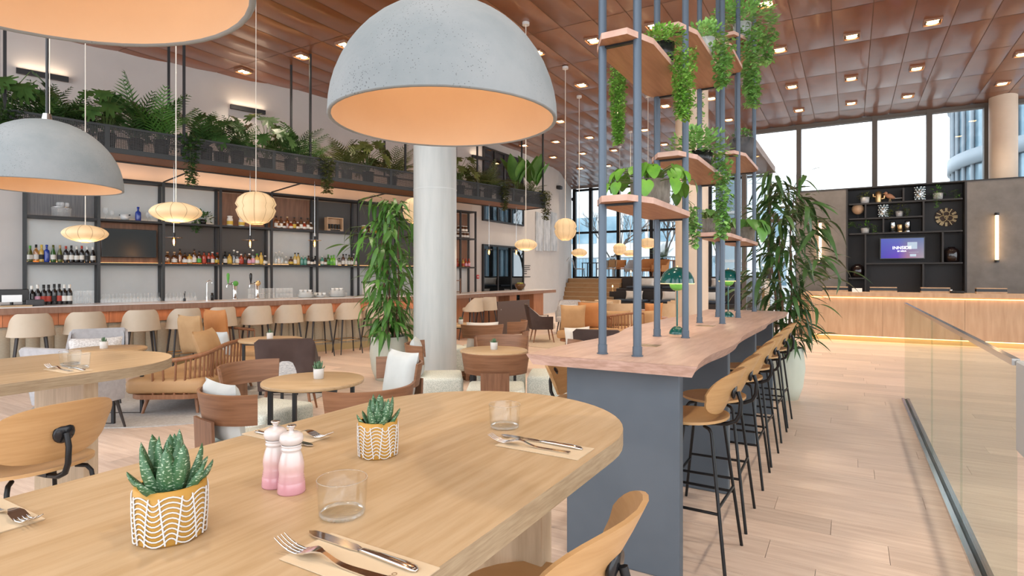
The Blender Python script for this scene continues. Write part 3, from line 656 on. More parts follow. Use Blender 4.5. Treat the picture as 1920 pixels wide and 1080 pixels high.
# ---- things on the front table
def potted_aloe(name, label, loc, D, H, painted, nl, seed, lh, group=None):
    rnd = random.Random(seed); t = thing(name, label, 'plant', loc, rnd.uniform(0, 6), group); r = D/2
    prof = [(0.0005, 0), (r*.90, 0), (r*.95, .004), (r, H*.5), (r*.99, H), (r*.88, H), (r*.88, H-.012), (.0005, H-.012)]
    MB().lathe(prof[:6], 32).build('pot', 'mustard' if painted else 'white_pot', t)
    MB().disc((0, 0, H-.010), r*.93, 24).build('soil', 'soil', t)
    if painted:
        m = MB(); NV = 14; zs = lambda k: .004+(H-.012)*k
        lean = [rnd.choice((-1, 0, 1))*.10 for _ in range(NV)]
        an = lambda i, k: 2*PI*(i % NV)/NV+(2*PI if i >= NV else 0)+(.10 if (i % 2) else -.10)*(k-.5)*1.6
        def sp(th, z, o=.0012): rr = r*(.955+.045*min(1, z/(H*.5)))+o; return (rr*math.cos(th), rr*math.sin(th), z)
        for i in range(NV):
            m.tube([sp(an(i, k/6), zs(k/6)) for k in range(7)], .0014 if D > .09 else .0012, 5)
            for q in range(9):
                z = zs((q+.6)/9.2); k = (q+.6)/9.2; t0, t1 = an(i, k), an(i+1, k); sag = .006 if i % 2 else -.006
                m.tube([sp(t0+(t1-t0)*w_/5, z-(sag if (i % 2) else sag)*(4*(w_/5)*(1-w_/5))) for w_ in range(6)], .0013 if D > .1 else .0011, 4)
        m.build('painted_pattern', 'white_paint', t)
    # leaves: fleshy pointed blades
    for i in range(nl):
        f = i/nl; ring = 0 if i < nl*.3 else (1 if i < nl*.65 else 2)
        L = lh*(1.0, .92, .6)[ring]*rnd.uniform(.85, 1.1); th = i*2.4+rnd.uniform(-.2, .2); tilt = (.14, .48, .95)[ring]*rnd.uniform(.7, 1.2); wd = L*.19+.004
        m = MB(); seg = 7; vs = []; fs = []
        for j in range(seg+1):
            k = j/seg; wv = wd*(1-k)**.75*(1+.5*k)*(.75+.6*k if k < .4 else 1); x = .9*tilt*L*k*(1-.25*k); z = L*(k)*math.cos(tilt*.7); tk = wv*.75
            vs += [(x-wv*.10, -wv/1.0, z+wv*.0), (x+tk, 0, z-.1*wv), (x-wv*.10, wv/1.0, z), (x-tk*.25, 0, z)]
        fs = [(j*4+q, j*4+(q+1) % 4, (j+1)*4+(q+1) % 4, (j+1)*4+q) for j in range(seg) for q in range(4)]
        m.add(vs, fs, True)
        br = r*(.12, .34, .58)[ring]
        o = m.build('leaf', 'aloe_skin', t, (br*math.cos(th), br*math.sin(th), H-.012), th)
    return t
potted_aloe('potted_succulent', 'larger speckled aloe in a mustard pot with white web pattern, left foreground', AB(.526, -.946, TZ), .104, .085, True, 19, 3, .092)
potted_aloe('potted_succulent', 'smaller speckled aloe in a mustard web-pattern pot, mid foreground table', AB(1.004, -.95, TZ), .090, .082, True, 20, 5, .068)
def mill(label, loc):
    t = thing('pepper_mill', label, 'mill', loc, 0, 'pink mills on the foreground table')
    prof = [(.0005, 0), (.0255, 0), (.0262, .003), (.0250, .020), (.0238, .0225), (.0246, .0245), (.0232, .027), (.0240, .029), (.0226, .0315), (.0234, .0335), (.0222, .036), (.0236, .046), (.0232, .056), (.0200, .070), (.0172, .078), (.0168, .081), (.0186, .0825), (.0190, .0845), (.0182, .0865), (.0172, .087), (.0178, .089), (.0190, .091), (.0180, .0925)]
    MB().lathe(prof, 32).build('body', 'mill_pink', t)
    MB().lathe([(.0165, .0925), (.0205, .096), (.0225, .103), (.0205, .111), (.0135, .1155), (.006, .117), (.0005, .1172)], 32).build('head', 'mill_pink', t)
    MB().lathe([(.0045, .116), (.0045, .121), (.0085, .126), (.0092, .128), (.0085, .1292), (.0005, .1294)], 20).build('knob', 'chrome', t)
    return t
m1 = mill('front one of the two pink and white mills', AB(.749, -.933, TZ)); mill('rear one of the two pink and white mills', AB(.755, -.988, TZ))
def tumbler(label, loc, s=1.):
    t = thing('tumbler', label, 'glass', loc, 0, 'clear tumblers on the high tables')
    o = [(.0005, .0005), (.036, .0005), (.0385, .003), (.040, .010), (.0435, .064)]; i = [(.0422, .064), (.0388, .012), (.036, .008), (.0005, .008)]
    MB().lathe([(r*s, z*s) for r, z in o], 40).lathe([(r*s, z*s) for r, z in i], 40).build('wall', 'glass_tumbler', t)
    MB().lathe([(.0435*s, .064*s), (.0428*s, .0652*s), (.0422*s, .064*s)], 40).lathe([(.0375*s, .003*s), (.0392*s, .006*s), (.0378*s, .0085*s), (.035*s, .009*s)], 40).build('rim', 'glass_rimg', t)
    return t
mat('glass_rimg', (.75, .78, .77), .08, trans=.85, ior=1.45)
tumbler('clear tumbler nearest the camera beside the pink mills', AB(.722, -.767, TZ)); tumbler('clear tumbler near the rounded far end of the foreground table', AB(1.36, -.82, TZ))
p = G(148, 690, TZ); tumbler('right hand tumbler of the pair on the left high table', p); p = G(128, 687, TZ); tumbler('left hand tumbler of the pair on the left high table', p+Vector((-.03, .05, 0)))
def setting(where, a, b, rz, text=False):
    loc = AB(a, b, TZ); mxr = Matrix.Rotation(rz, 4, 'Z')
    n = thing('paper_napkin', f'folded kraft paper napkin {where}', 'napkin', loc, rz, 'kraft napkins')
    m = MB()
    for k in range(2): m.box(-.11, .11, -.049-.001*k, .049, .0004+.0011*k, .0012+.0011*k)
    m.build('sheet', 'kraft', n)
    if text:
        cu = bpy.data.curves.new('print', 'FONT'); cu.body = 'oncho'; cu.size = .017; cu.extrude = .00005
        tmp = bpy.data.objects.new('tmp', cu); C.objects.link(tmp); bpy.context.view_layer.update()
        me = bpy.data.meshes.new_from_object(tmp.evaluated_get(bpy.context.evaluated_depsgraph_get())); bpy.data.objects.remove(tmp)
        put('printed_name', me, 'kraft_ink', n, (.070, -.036, .0026), PI/2)
    z0 = .0024
    k = thing('table_knife', f'steel table knife on the kraft napkin {where}', 'knife', loc+mxr @ Vector((-.02, .026, z0)), rz-.03, 'table knives')
    m = MB(); B = [(-.122, .002), (-.112, .0085), (-.09, .0105), (-.02, .0105), (-.004, .006), (-.004, -.004), (-.02, -.006), (-.10, -.007), (-.115, -.003)]
    m.prism([(x, y) for x, y in B], .0012, .0030); m.build('blade', 'chrome', k)
    m = MB(); pf = [(-.006, .0035, .0025), (.005, .005, .0036), (.04, .0068, .0042), (.085, .0088, .0042), (.104, .0082, .0034), (.110, .004, .002)]; vs = []
    for x, wy, hz in pf:
        for i in range(10): th = 2*PI*i/10; vs.append((x, wy*math.cos(th), hz+hz*math.sin(th)))
    m.add(vs, [(j*10+i, j*10+(i+1) % 10, (j+1)*10+(i+1) % 10, (j+1)*10+i) for j in range(len(pf)-1) for i in range(10)]+[tuple(range(9, -1, -1)), tuple(range(50, 60))], True); m.build('handle', 'chrome', k)
    f = thing('table_fork', f'steel fork on the kraft napkin {where}', 'fork', loc+mxr @ Vector((-.035, -.022, z0)), rz+.04, 'table forks')
    def arc(x): return .0015+.012*math.exp(-((x+.022)/.030)**2)+.016*max(0, (-.055-x)/.05)**1.6
    for j in range(4):
        y = (j-1.5)*.0062; MB().tube([(-.105, y*1.02, arc(-.105)+.001), (-.09, y, arc(-.09)), (-.075, y, arc(-.075)), (-.060, y, arc(-.060)), (-.05, y, arc(-.05))], [.0008, .0014, .0017, .0018, .0018], 6).build('tine', 'chrome', f)
    def neck(u, v):
        x = -.056+.166*u; wv = (.0122 if u < .12 else (.0122-(u-.12)/.14*.0090 if u < .26 else .0032+.0052*((u-.26)/.74)))
        return (x, (v-.5)*2*wv, arc(x)+.0015)
    MB().sheet(neck, 24, 4, .0022).build('handle', 'chrome', f)
setting('nearest the camera', .61, -.615, RA, True)
setting('beside the tumbler at the table end', 1.25, -.641, RA)
setting('at the far left corner of the foreground table', .40, -1.30, RA+PI)
setting('behind the two pink mills', 1.0, -1.27, RA+PI)
p = G(128, 694, TZ); setting('on the left high table', SA*p.x+CA*p.y, CA*p.x-SA*p.y, RA)
# ---- glass balustrade on the right
gr = thing('glass_balustrade', 'frameless glass balustrade with slim steel handrail and floor channel', 'railing', AB(0, .57), RA)
RB = [(8.33, 5.76), (5.72, 4.33), (4.29, 3.02)]
for y1, y0 in RB: MB().box(-.008, .008, y0, y1, .02, 1.14).build('pane', 'glass_rail', gr)
MB().box(-.013, .013, 3.0, 8.34, 1.138, 1.165).build('handrail', 'rail_steel', gr)
MB().box(-.04, -.012, 1.6, 8.34, 0, .022).box(.012, .04, 1.6, 8.34, 0, .022).build('floor_channel', 'rail_steel', gr)
MB().box(-.012, .012, 1.6, 8.34, .001, .014).build('gasket', 'black_metal', gr)
cb = thing('service_stand', 'pale grey cabinet corner at the right edge beside the glass balustrade', 'cabinet', AB(2.65, .93), RA)
MB().rbox(-.362, .4, -.4, .345, .80, 1.16, .006, 1, sm=False).build('upper_box', 'grey_laminate', cb); MB().box(-.335, .4, -.35, .32, 0, .80).build('lower_box', 'grey_laminate', cb)
# ================================================================ BAR
BZ = 1.05
bar = thing('bar_counter', 'long bar with stone top, walnut fascia and beige channel-tufted front', 'bar', SN(0, 0), BN)
S0, S1 = -6.6, 2.35
MB().box(S0, S1, 0, .72, BZ-.015, BZ).build('stone_top', 'bar_stone', bar)
MB().box(S0, S1, .004, .70, BZ-.105, BZ-.016).build('fascia', 'bar_fascia', bar)
x = S0
while x < S1-.01:
    x2 = min(x+.62, S1); MB().box(x+.002, x2-.002, .28, .32, .755, BZ-.106).build('wood_panel', 'bar_wood', bar); x = x2
MB().box(S0, S1, .322, .66, .0, BZ-.106).build('carcass', 'dark_panel', bar)
ch = MB(); cw = .165
def chan(u, v): return (cw*(u-.5)*.985, -.035*math.sin(PI*u)**.6*min(1, 8*v, 8*(1-v)), .13+.62*v)
chm = MB().sheet(chan, 6, 6).mesh('channel')
for k in range(int((S1-S0)/cw)): put('channel', chm, 'channel_cloth', bar, (S0+cw*(k+.5), .315, 0))
MB().box(S0, S1, .31, .33, .0, .13).build('kick_plate', 'kick_brass', bar)
MB().box(S0, S1, .19, .21, BZ-.112, BZ-.106).build('led_strip', 'led_orange', bar)
for k in range(5): lamp('bar_led', 'AREA', (S0+.9+1.8*k, .17, BZ-.12), .7, (1., .55, .30), bar, (1.7, .02))
# second stretch, open underneath on walnut slabs
p0 = SN(S1, 0); p1 = Vector((1.37, 17.9, 0)); d = p1-p0; L2 = d.length; rz2 = math.atan2(d.y, d.x)
b2 = thing('bar_extension', 'bar extension on orange walnut slab legs beyond the white column', 'bar', p0, rz2)
MB().box(-.05, L2, .0, .72, BZ-.015, BZ).build('stone_top', 'bar_stone', b2); MB().box(-.05, L2-.004, .004, .71, BZ-.10, BZ-.016).build('fascia', 'bar_fascia', b2)
for x0, x1 in ((.1, .75), (1.55, 2.15), (2.75, 3.15), (4.2, 4.85)): MB().box(x0, x1, .14, .60, 0, BZ-.101).build('slab_leg', 'bar_wood', b2)
def bar2(t, y, z): c, s = math.cos(rz2), math.sin(rz2); return p0+Vector((c*t-s*y, s*t+c*y, z))
# ---- upholstered bar stools (local +y faces the bar)
def tub_stool(label, loc, rz):
    t = thing('upholstered_stool', label, 'stool', loc, rz, 'beige stools along the bar')
    MB().lathe([(.0005, .645), (.19, .645), (.215, .66), (.225, .69), (.215, .73), (.19, .745), (.0005, .75)], 24).build('seat', 'stool_leather', t)
    def sh(u, v):
        th = -PI/2+(u-.5)*2*1.75; e = abs(u-.5)*2; top = .97-.235*max(0, (e-.42)/.58)**1.25-.02*max(0, (e-.3))**2; z = .655+(top-.655)*v; r = .236-.028*v-.03*max(0, e-.8)
        return (r*math.cos(th), r*math.sin(th), z)
    MB().sheet(sh, 26, 6, -.034).build('backrest', 'stool_leather', t)
    for sx in (-1, 1):
        for sy in (-1, 1): MB().cyl((sx*.15, sy*.14, .65), (sx*.215, sy*.215, 0), .017, .010, n=8).build('leg', 'stool_leg', t)
    q = [(sx*.189, sy*.185, .27) for sx, sy in ((-1, -1), (1, -1), (1, 1), (-1, 1))]
    MB().tube(q+[q[0]], .008, 6).build('foot_ring', 'brass', t)
    return t
us = [60, 163, 268, 350, 418, 487, 547, 606, 660, 712]
t0 = None
for i, u in enumerate(us):
    lab = f'beige leather bar stool, {ORD[i]} from the left along the bar'; loc = SN(s_of(u, -.43), -.24)
    t0 = tub_stool(lab, loc, BN) if t0 is None else t0
    if i: dup(t0, loc, BN+random.uniform(-.08, .08), lab)
dup(t0, bar2(.35, -.2, 0), rz2, 'beige bar stool just right of the white column, partly hidden by it'); dup(t0, bar2(.95, -.22, 0), rz2-.5, 'beige bar stool turned sideways at the bar extension')
# ---- back bar shelf unit
SF = 2.2
bk = thing('back_bar_shelf', 'tall black steel shelf unit behind the bar with lit panels', 'shelf', SN(0, SF), BN)
PS = [-5.05+1.02*k for k in range(10)]+[4.66]
for s in PS:
    for y, w_ in ((0, .045), (.32, .05)): MB().box(s-w_/2, s+w_/2, y-.022, y+.022, 0, 3.28).build('post', 'frame_grey' if s < -2.5 else 'frame_dark', bk)
for z in (1.70, 2.50, 3.26):
    MB().box(PS[0], PS[-1], -.018, .34, z-.022, z+.018).build('shelf_board', 'frame_dark', bk)
MB().box(PS[0], PS[-1], -.02, .34, .86, .90).build('work_top', 'bar_stone', bk)
top = ['dark_rib', 'back_panel', 'back_panel', 'walnut', 'walnut', 'dark_panel', 'dark_panel', 'dark_panel', 'walnut', 'walnut']
midp = ['back_panel', 'walnut', 'dark_panel', 'dark_panel', 'back_panel', 'back_panel', 'dark_panel', 'dark_panel', 'walnut', 'walnut']
mat('dark_rib', (.115, .115, .12), .4, col2=(.17, .17, .17), scale=(60, 1, 1), ns=2, lo=.45, hi=.55)
for k in range(10):
    x0, x1 = PS[k]+.03, PS[k+1]-.03
    MB().box(x0, x1, .345, .365, 2.52, 3.23).build('back_panel', top[k], bk); MB().box(x0, x1, .345, .365, 1.72, 2.475).build('back_panel', midp[k], bk)
    MB().box(x0, x1, .345, .365, .0, 1.675).build('back_panel', 'back_panel', bk)
    MB().box(x0, x1, .318, .326, 2.519, 2.527).build('led_strip', 'led_soft', bk)
    MB().box(x0, x1, .318, .326, 1.719, 1.727).build('led_strip', 'led_soft', bk)
MB().box(PS[0], PS[-1], .30, .325, 3.29, 3.305).build('led_strip', 'led_soft', bk)
for k in range(5): lamp('cove_light', 'AREA', (PS[0]+1+2*k, .2, 3.31), 3, (1., .50, .24), bk, (1.9, .1), rot=(PI, 0, 0))
tv = thing('television', 'black flat television on the walnut panel behind the bar', 'television', SN(0, SF), BN)
xa, xb = PS[1]+.06, PS[2]-.08
MB().rbox(xa, xb, .20, .235, 1.83, 2.36, .006, 1, sm=False).build('housing', 'plastic_black', tv); MB().box(xa+.012, xb-.012, .197, .2, 1.845, 2.348).build('screen', 'tv_black', tv); MB().box((xa+xb)/2-.1, (xa+xb)/2+.1, .235, .345, 2.0, 2.2).build('wall_mount', 'plastic_black', tv)
# ---- bottles
BM = {}
KIND = dict(wine=[(.0005, 0), (.036, 0), (.0375, .01), (.0375, .17), (.032, .20), (.016, .225), (.0145, .24), (.0145, .29), (.016, .291), (.016, .30), (.0005, .30)],
            slope=[(.0005, 0), (.038, 0), (.040, .01), (.039, .13), (.030, .18), (.017, .23), (.0145, .25), (.0145, .29), (.016, .291), (.016, .30), (.0005, .30)],
            spirit=[(.0005, 0), (.040, 0), (.042, .008), (.042, .17), (.036, .195), (.017, .21), (.015, .225), (.015, .26), (.019, .261), (.019, .285), (.0005, .286)],
            squat=[(.0005, 0), (.046, 0), (.050, .01), (.050, .12), (.042, .15), (.018, .165), (.016, .18), (.016, .205), (.021, .206), (.021, .23), (.0005, .231)],
            jar=[(.0005, 0), (.055, 0), (.06, .01), (.06, .12), (.055, .14), (.045, .15), (.045, .165), (.05, .166), (.05, .185), (.0005, .186)])
def bottle(loc, rz, kind, glass, lab, capm, hs, label, group):
    key = (kind, hs)
    pr = KIND[kind]; H = pr[-1][1]; rmax = max(r for r, z in pr)
    t = thing('bottle', label, 'bottle', loc, rz, group)
    if (kind, 'b', glass) not in BM:
        BM[kind, 'b', glass] = MB().lathe(pr, 14).mesh('bottle_body')
    if (kind, 'l', lab) not in BM:
        zz = (.05, .13) if kind in ('wine', 'slope') else ((.03, .12) if kind == 'spirit' else (.025, .09))
        BM[kind, 'l', lab] = MB().lathe([(rmax+.0008, zz[0]), (rmax+.0008, zz[1])], 14).mesh('bottle_label')
    if (kind, 'c', capm) not in BM:
        rc = pr[-2][0]+.0012; zc = .245 if kind in ('wine', 'slope') else pr[-3][1]-.002
        BM[kind, 'c', capm] = MB().lathe([(rc, zc), (rc, H+.001), (.0005, H+.0015)], 12).mesh('bottle_cap')
    gb = put('glass_body', BM[kind, 'b', glass], 'glass_'+glass, t, scale=(1, 1, hs))
    if lab: put('paper_label', BM[kind, 'l', lab], 'label_'+lab, gb)
    put('cap', BM[kind, 'c', capm], capm, t, scale=(1, 1, hs))
    return t
CAPN = dict(label_black='black', label_white='white', label_red='red', label_yellow='gold', cork='cork', label_green='green')
def shelf_row(xs, spec, y, z, plane_n, where, group):
    for i, (u, sp) in enumerate(zip(xs, spec)):
        kind, glass, lab, capm, hs = sp
        col = dict(clear='clear glass', dark='black glass', white='white').get(glass, glass)
        bottle(SN(s_of(u, plane_n), plane_n, z), BN+random.uniform(0, 6), kind, glass, lab, capm, hs, f'{col} bottle, {ORD[i]} from the left {where}', group)
W = 'white'; K = 'label_black'; Rr = 'label_red'; Y_ = 'label_yellow'; LW = 'label_white'; LG = 'label_green'
cx = lambda L, s, o: [x/s+o for x in L]
shelf_row(cx([130, 185, 235, 283, 343, 405, 460, 510, 558, 606, 655, 707], 4.91, 30),
          [('slope', 'olive', W, LG, .93), ('wine', 'amber', W, K, 1), ('wine', 'gold', 'black', Y_, 1), ('spirit', 'blue', None, 'glass_blue', 1.05), ('slope', 'green', W, 'glass_olive', 1), ('slope', 'olive', 'black', 'cork', 1), ('wine', 'dark', W, Rr, .96), ('wine', 'dark', W, K, 1), ('slope', 'dark', W, LW, .95), ('wine', 'dark', W, Rr, 1), ('wine', 'dark', 'black', LW, .96), ('slope', 'dark', W, LW, .95)],
          0, 1.7185, SF+.12, 'in the wine row on the leftmost back shelf', 'wine row on the back shelf')
shelf_row(cx([100, 195, 270, 335, 400, 462, 530, 595, 660, 708, 775], 7.2, 300),
          [('squat', 'amber', None, 'cork', 1), ('squat', 'amber', W, 'cork', 1), ('spirit', 'amber', None, K, 1.02), ('squat', 'amber', W, K, .95), ('squat', 'gold', W, K, .95), ('spirit', 'amber', W, K, 1.05), ('spirit', 'amber', 'green', K, .9), ('spirit', 'red', 'red', K, .88), ('spirit', 'red', 'black', K, .88), ('spirit', 'red', W, LW, .86), ('squat', 'amber', 'yellow', Rr, 1.02)],
          0, 1.7185, SF+.12, 'in the whisky row right of the television', 'whisky row on the back shelf')
shelf_row(cx([880, 938, 998, 1045, 1095, 1150, 1205, 1255, 1310, 1365, 1420], 7.2, 300),
          [('spirit', 'dark', W, K, .92), ('squat', 'gold', 'yellow', K, 1.05), ('spirit', 'clear', None, LW, 1.05), ('spirit', 'clear', W, LW, .95), ('squat', 'red', 'red', LW, .95), ('spirit', 'brown', 'black', K, .85), ('squat', 'amber', 'pink', LW, 1), ('spirit', 'clear', 'pink', LW, 1.1), ('squat', 'gold', W, LG, 1), ('spirit', 'gold', 'yellow', K, 1), ('squat', 'clear', W, LW, .85)],
          0, 1.7185, SF+.12, 'in the mixed spirits row under the round lantern', 'mixed spirits row on the back shelf')
shelf_row(cx([195, 240, 282, 335, 400, 455, 498, 545, 592, 637, 685, 728], 7.2, 490),
          [('spirit', 'clear', None, LW, .95), ('spirit', 'clear', W, LW, 1.05), ('spirit', 'clear', None, LW, .95), ('squat', 'clear', None, LW, .8), ('squat', 'brown', 'yellow', K, .8), ('spirit', 'gold', W, K, .95), ('spirit', 'gold', None, K, .95), ('spirit', 'teal', None, LW, .72), ('spirit', 'teal', None, LW, .72), ('spirit', 'brown', W, K, .75), ('spirit', 'dark', W, K, .62), ('spirit', 'dark', W, K, .75)],
          0, 1.7185, SF+.12, 'in the gin row left of the bulb lamp', 'gin row on the back shelf')
shelf_row(cx([820, 862, 903, 945, 978, 1010, 1052, 1105, 1145, 1185, 1220, 1248, 1282], 7.2, 490),
          [('spirit', 'teal', W, LW, .75), ('spirit', 'brown', W, K, .6), ('spirit', 'green', 'green', LG, .88), ('squat', 'lime', 'green', LG, 1), ('spirit', 'lime', None, LG, .85), ('spirit', 'white', None, LW, .62), ('squat', 'clear', W, K, .75), ('spirit', 'brown', W, K, .95), ('spirit', 'clear', W, K, .95), ('spirit', 'olive', W, K, .9), ('spirit', 'amber', W, K, .82), ('spirit', 'clear', None, LW, 1), ('spirit', 'clear', W, LW, .8)],
          0, 1.7185, SF+.12, 'in the green row by the potted tree', 'green and clear bottle row on the back shelf')
shelf_row(cx([200, 228, 265, 307, 350, 398, 445, 490, 537, 580, 627, 668], 7.2, 490),
          [('spirit', 'amber', W, K, .95), ('squat', 'amber', W, LW, .65), ('spirit', 'brown', W, K, .92), ('squat', 'amber', W, LW, .65), ('spirit', 'amber', None, 'cork', .95), ('squat', 'red', W, LW, .7), ('spirit', 'brown', 'yellow', K, .95), ('squat', 'amber', W, LW, .7), ('spirit', 'brown', W, K, .95), ('squat', 'red', W, LW, .75), ('spirit', 'brown', W, K, .95), ('squat', 'amber', W, LW, .75)],
          0, 2.5185, SF+.12, 'in the top shelf whisky row against walnut', 'whisky row on the top shelf')
shelf_row([431, 453, 682, 695, 708], [('jar', 'white', 'yellow', LW, 1.1), ('jar', 'white', 'yellow', LW, 1), ('jar', 'gold', W, LW, 1), ('jar', 'amber', None, LW, 1.05), ('jar', 'gold', 'yellow', LW, 1)], 0, 2.5185, SF+.12, 'among the patterned jars on the top shelf', 'jars on the top shelf')
shelf_row(cx([145, 198, 255, 300, 352, 398, 445, 492], 4.91, 30), [('wine', 'dark', None, LW, .95), ('wine', 'dark', 'pink', LW, 1), ('wine', 'dark', 'red', K, 1), ('wine', 'dark', 'red', K, 1), ('wine', 'dark', 'black', K, 1.03), ('wine', 'dark', 'red', K, 1.03), ('wine', 'dark', W, LW, 1), ('wine', 'dark', W, LW, 1)],
          0, BZ, .52, 'of the wine bottles standing on the bar top', 'wine bottles on the bar top')
# red and white stacks of tins / sauce bottles on the right hand end shelf
for i, u in enumerate((857, 862.5, 868, 873.5, 879)):
    bottle(SN(s_of(u, SF+.12), SF+.12, 1.7185), BN, 'spirit', 'gold' if 0 < i < 3 else 'red', 'red' if i < 3 else 'pink', Rr, .8, f'red sauce bottle, {ORD[i]} from the column on the end shelf', 'sauce bottles on the end shelf')
for i, u in enumerate((858, 864, 870, 876, 861, 867, 873)):
    bottle(SN(s_of(u, SF+.12), SF+.12, 2.5185+(.19*.9 if i > 3 else 0)), BN, 'jar', 'brown', 'white', LW, .9, f'brown jar with white lid, {ORD[i]} in the stack on the end shelf', 'stacked jars on the end shelf')
# ---- glassware
def goblet(m, h=.17):
    return m.lathe([(.0005, .001), (.032, .002), (.005, .006), (.0035, h*.45), (.02, h*.5), (.036, h*.66), (.031, h)], 14)
gobm = goblet(MB()).mesh('goblet'); tumm = MB().lathe([(.0005, .001), (.030, .001), (.036, .10)], 12).mesh('highball')
def glass_item(name, me, loc, label, group, sc_=1., flip=False):
    o = put(name, me, 'glassware', None, loc, scale=sc_)
    if flip: o.rotation_euler = (PI, 0, 0); o.location.z += .17*sc_
    return tag(o, label, 'glass', group)
def steps(a, b, n): return [a+(b-a)*i/(n-1) for i in range(n)]
for i, u in enumerate(steps(192, 298, 17)): glass_item('wine_glass', gobm, SN(s_of(u, .56), .56, BZ), f'upturned wine glass, {ORD[i]} from the left in the long row', 'upturned wine glasses on the bar', .85, True)
for i, u in enumerate(steps(312, 366, 9)): glass_item('wine_glass', gobm, SN(s_of(u, .56), .56, BZ), f'upturned wine glass, {ORD[i]} in the row left of the chrome faucet', 'upturned wine glasses by the tap', .8, True)
for j in range(2):
    for i, u in enumerate(steps(143, 172, 6)): glass_item('highball_glass', tumm, SN(s_of(u, .52), .52, BZ+.1*j), f'highball glass right of the wine bottles, {["lower", "upper"][j]} row, {ORD[i]} from left', 'stacked highball glasses')
for j in range(2):
    for i, u in enumerate(steps(468, 512, 8)): glass_item('highball_glass', tumm, SN(s_of(u, .56), .56, BZ+.1*j), f'highball glass behind the beer taps, {["lower", "upper"][j]} row, {ORD[i]} from left', 'highball glasses behind the taps', .95)
for j in range(2):
    for i, u in enumerate(steps(520, 546, 5)): glass_item('highball_glass', tumm, SN(s_of(u, .56), .56, BZ+.1*j), f'highball glass right of the beer taps, {["lower", "upper"][j]} row, {ORD[i]} from left', 'amber tinted stack of glasses', .95)
mat('china', (.66, .68, .67), .2)
def saucers(label, u, n, r, levels):
    t = thing('dish_stack', label, 'dishes', SN(s_of(u, .54), .54, BZ)); z = 0
    for k in range(levels):
        for q in range(n-k*2):
            MB().lathe([(.0005, z), (r*.6, z), (r*(1-.22*k), z+.018), (r*(1-.22*k), z+.021), (r*.6, z+.006), (.0005, z+.005)], 20).build('dish', 'china', t); z += .0125
    for k in range(3): MB().lathe([(.0005, z), (.025, z), (.04, z+.055), (.037, z+.055), (.022, z+.006), (.0005, z+.006)], 14, c=((k-1)*.085, 0, 0)).build('cup', 'china', t)
    return t
saucers('stack of pale cups and saucers on the bar near the tree', 573, 5, .17, 2); saucers('second wide stack of pale dishes beside the tree leaves', 632, 6, .2, 2); saucers('third low stack of pale dishes at the bar, leftmost of the stacks', 600, 3, .13, 1)
# top shelf things
ws = lambda u, z, dn=.13: SN(s_of(u, SF+dn), SF+dn, z)
cr = thing('crystal_caddy', 'clear tub packed with stemmed glasses on the top left shelf', 'bucket', ws(115, 2.5185), BN)
MB().lathe([(.0005, .002), (.13, .002), (.15, .17)], 24).build('tub', 'glassware', cr)
MB().lathe([(.151, .16), (.154, .165), (.151, .17)], 24).build('rim', 'steel', cr)
for i in range(9):
    th = i*2.4; put('stemmed_glass', gobm, 'glassware', cr, (.09*math.cos(th)*(i % 3)/2, .09*math.sin(th)*(i % 3)/2, .09), scale=.95)
for u, k in ((198, 1.25), (210, .95), (277, 1.0), (283, 1.05)): glass_item('wine_glass', gobm, ws(u, 2.5185), f'single stemmed glass on the top shelf, {["tall one by the tub", "short one beside the bowl", "left of the pair by the saucer lantern", "right of the pair by the saucer lantern"][[198, 210, 277, 283].index(u)]}', 'stemmed glasses on the top shelf', k)
wb = thing('small_bowl', 'small white footed bowl on the top shelf above the television', 'bowl', ws(234, 2.5185), 0); MB().lathe([(.0005, 0), (.05, 0), (.075, .03), (.078, .11), (.072, .11), (.06, .02), (.0005, .015)], 20).build('body', 'china', wb)
MB().cyl((-.078, 0, .095), (-.10, 0, .10), .012, n=8).cyl((.078, 0, .095), (.10, 0, .10), .012, n=8).build('handle', 'plastic_black', wb)
bb = bottle(ws(259, 2.5185), 0, 'squat', 'blue', None, 'glass_blue', 1.15, 'blue glowing decanter bottle on the top shelf above the television', 'single decanter')
wc = thing('wooden_crate', 'small open wooden crate with spice tins on the top shelf', 'crate', ws(626, 2.5185, .14), BN)
for x0, x1, z0, z1 in ((-.2, .2, 0, .05), (-.2, .2, .30, .32), (-.2, -.18, .05, .30), (.18, .2, .05, .30)): MB().box(x0, x1, -.08, .08, z0, z1).build('side', 'desk_oak', wc)
MB().box(-.18, .18, .07, .08, .05, .30).build('back', 'desk_oak', wc); MB().box(-.12, .12, -.083, -.08, .01, .04).build('stencil', 'label_black', wc)
for k in range(4): MB().cyl((-.12+.08*k, 0, .051), (-.12+.08*k, 0, .17), .028, n=12).build('tin', 'label_black', wc)
# ---- bar top equipment
def tap(label, u, top, cap):
    t = thing('beer_tap', label, 'tap', SN(s_of(u, .5), .5, BZ), BN)
    MB().lathe([(.0005, 0), (.035, 0), (.034, .02), (.026, .03), (.030, .15), (.040, .22), (.042, .24), (.0005, .245)], 18).build('column', 'chrome', t)
    MB().lathe([(.0005, 0), (.036, 0), (.036, .006), (.0005, .007)], 16, mx=Matrix.Translation((0, -.04, .225)) @ Matrix.Rotation(PI/2, 4, 'X')).build('badge', cap, t)
    MB().tube([(-.04, 0, .215), (-.085, 0, .215), (-.10, 0, .20), (-.10, 0, .17)], .010, 8).build('spout', 'chrome', t)
    MB().lathe([(.007, 0), (.010, .02), (.018, .07), (.020, .12), (.012, .14), (.0005, .145)], 12, c=(-.085, 0, .225)).build('handle', top, t); t.scale = (1.3,)*3
tap('beer tap with tall green handle', 440, 'label_green', 'label_green'); tap('beer tap with black handle and gold badge', 482, 'plastic_black', 'gold')
fa = thing('bar_faucet', 'arched chrome bar faucet left of the beer taps', 'faucet', SN(s_of(388, .5), .5, BZ), BN)
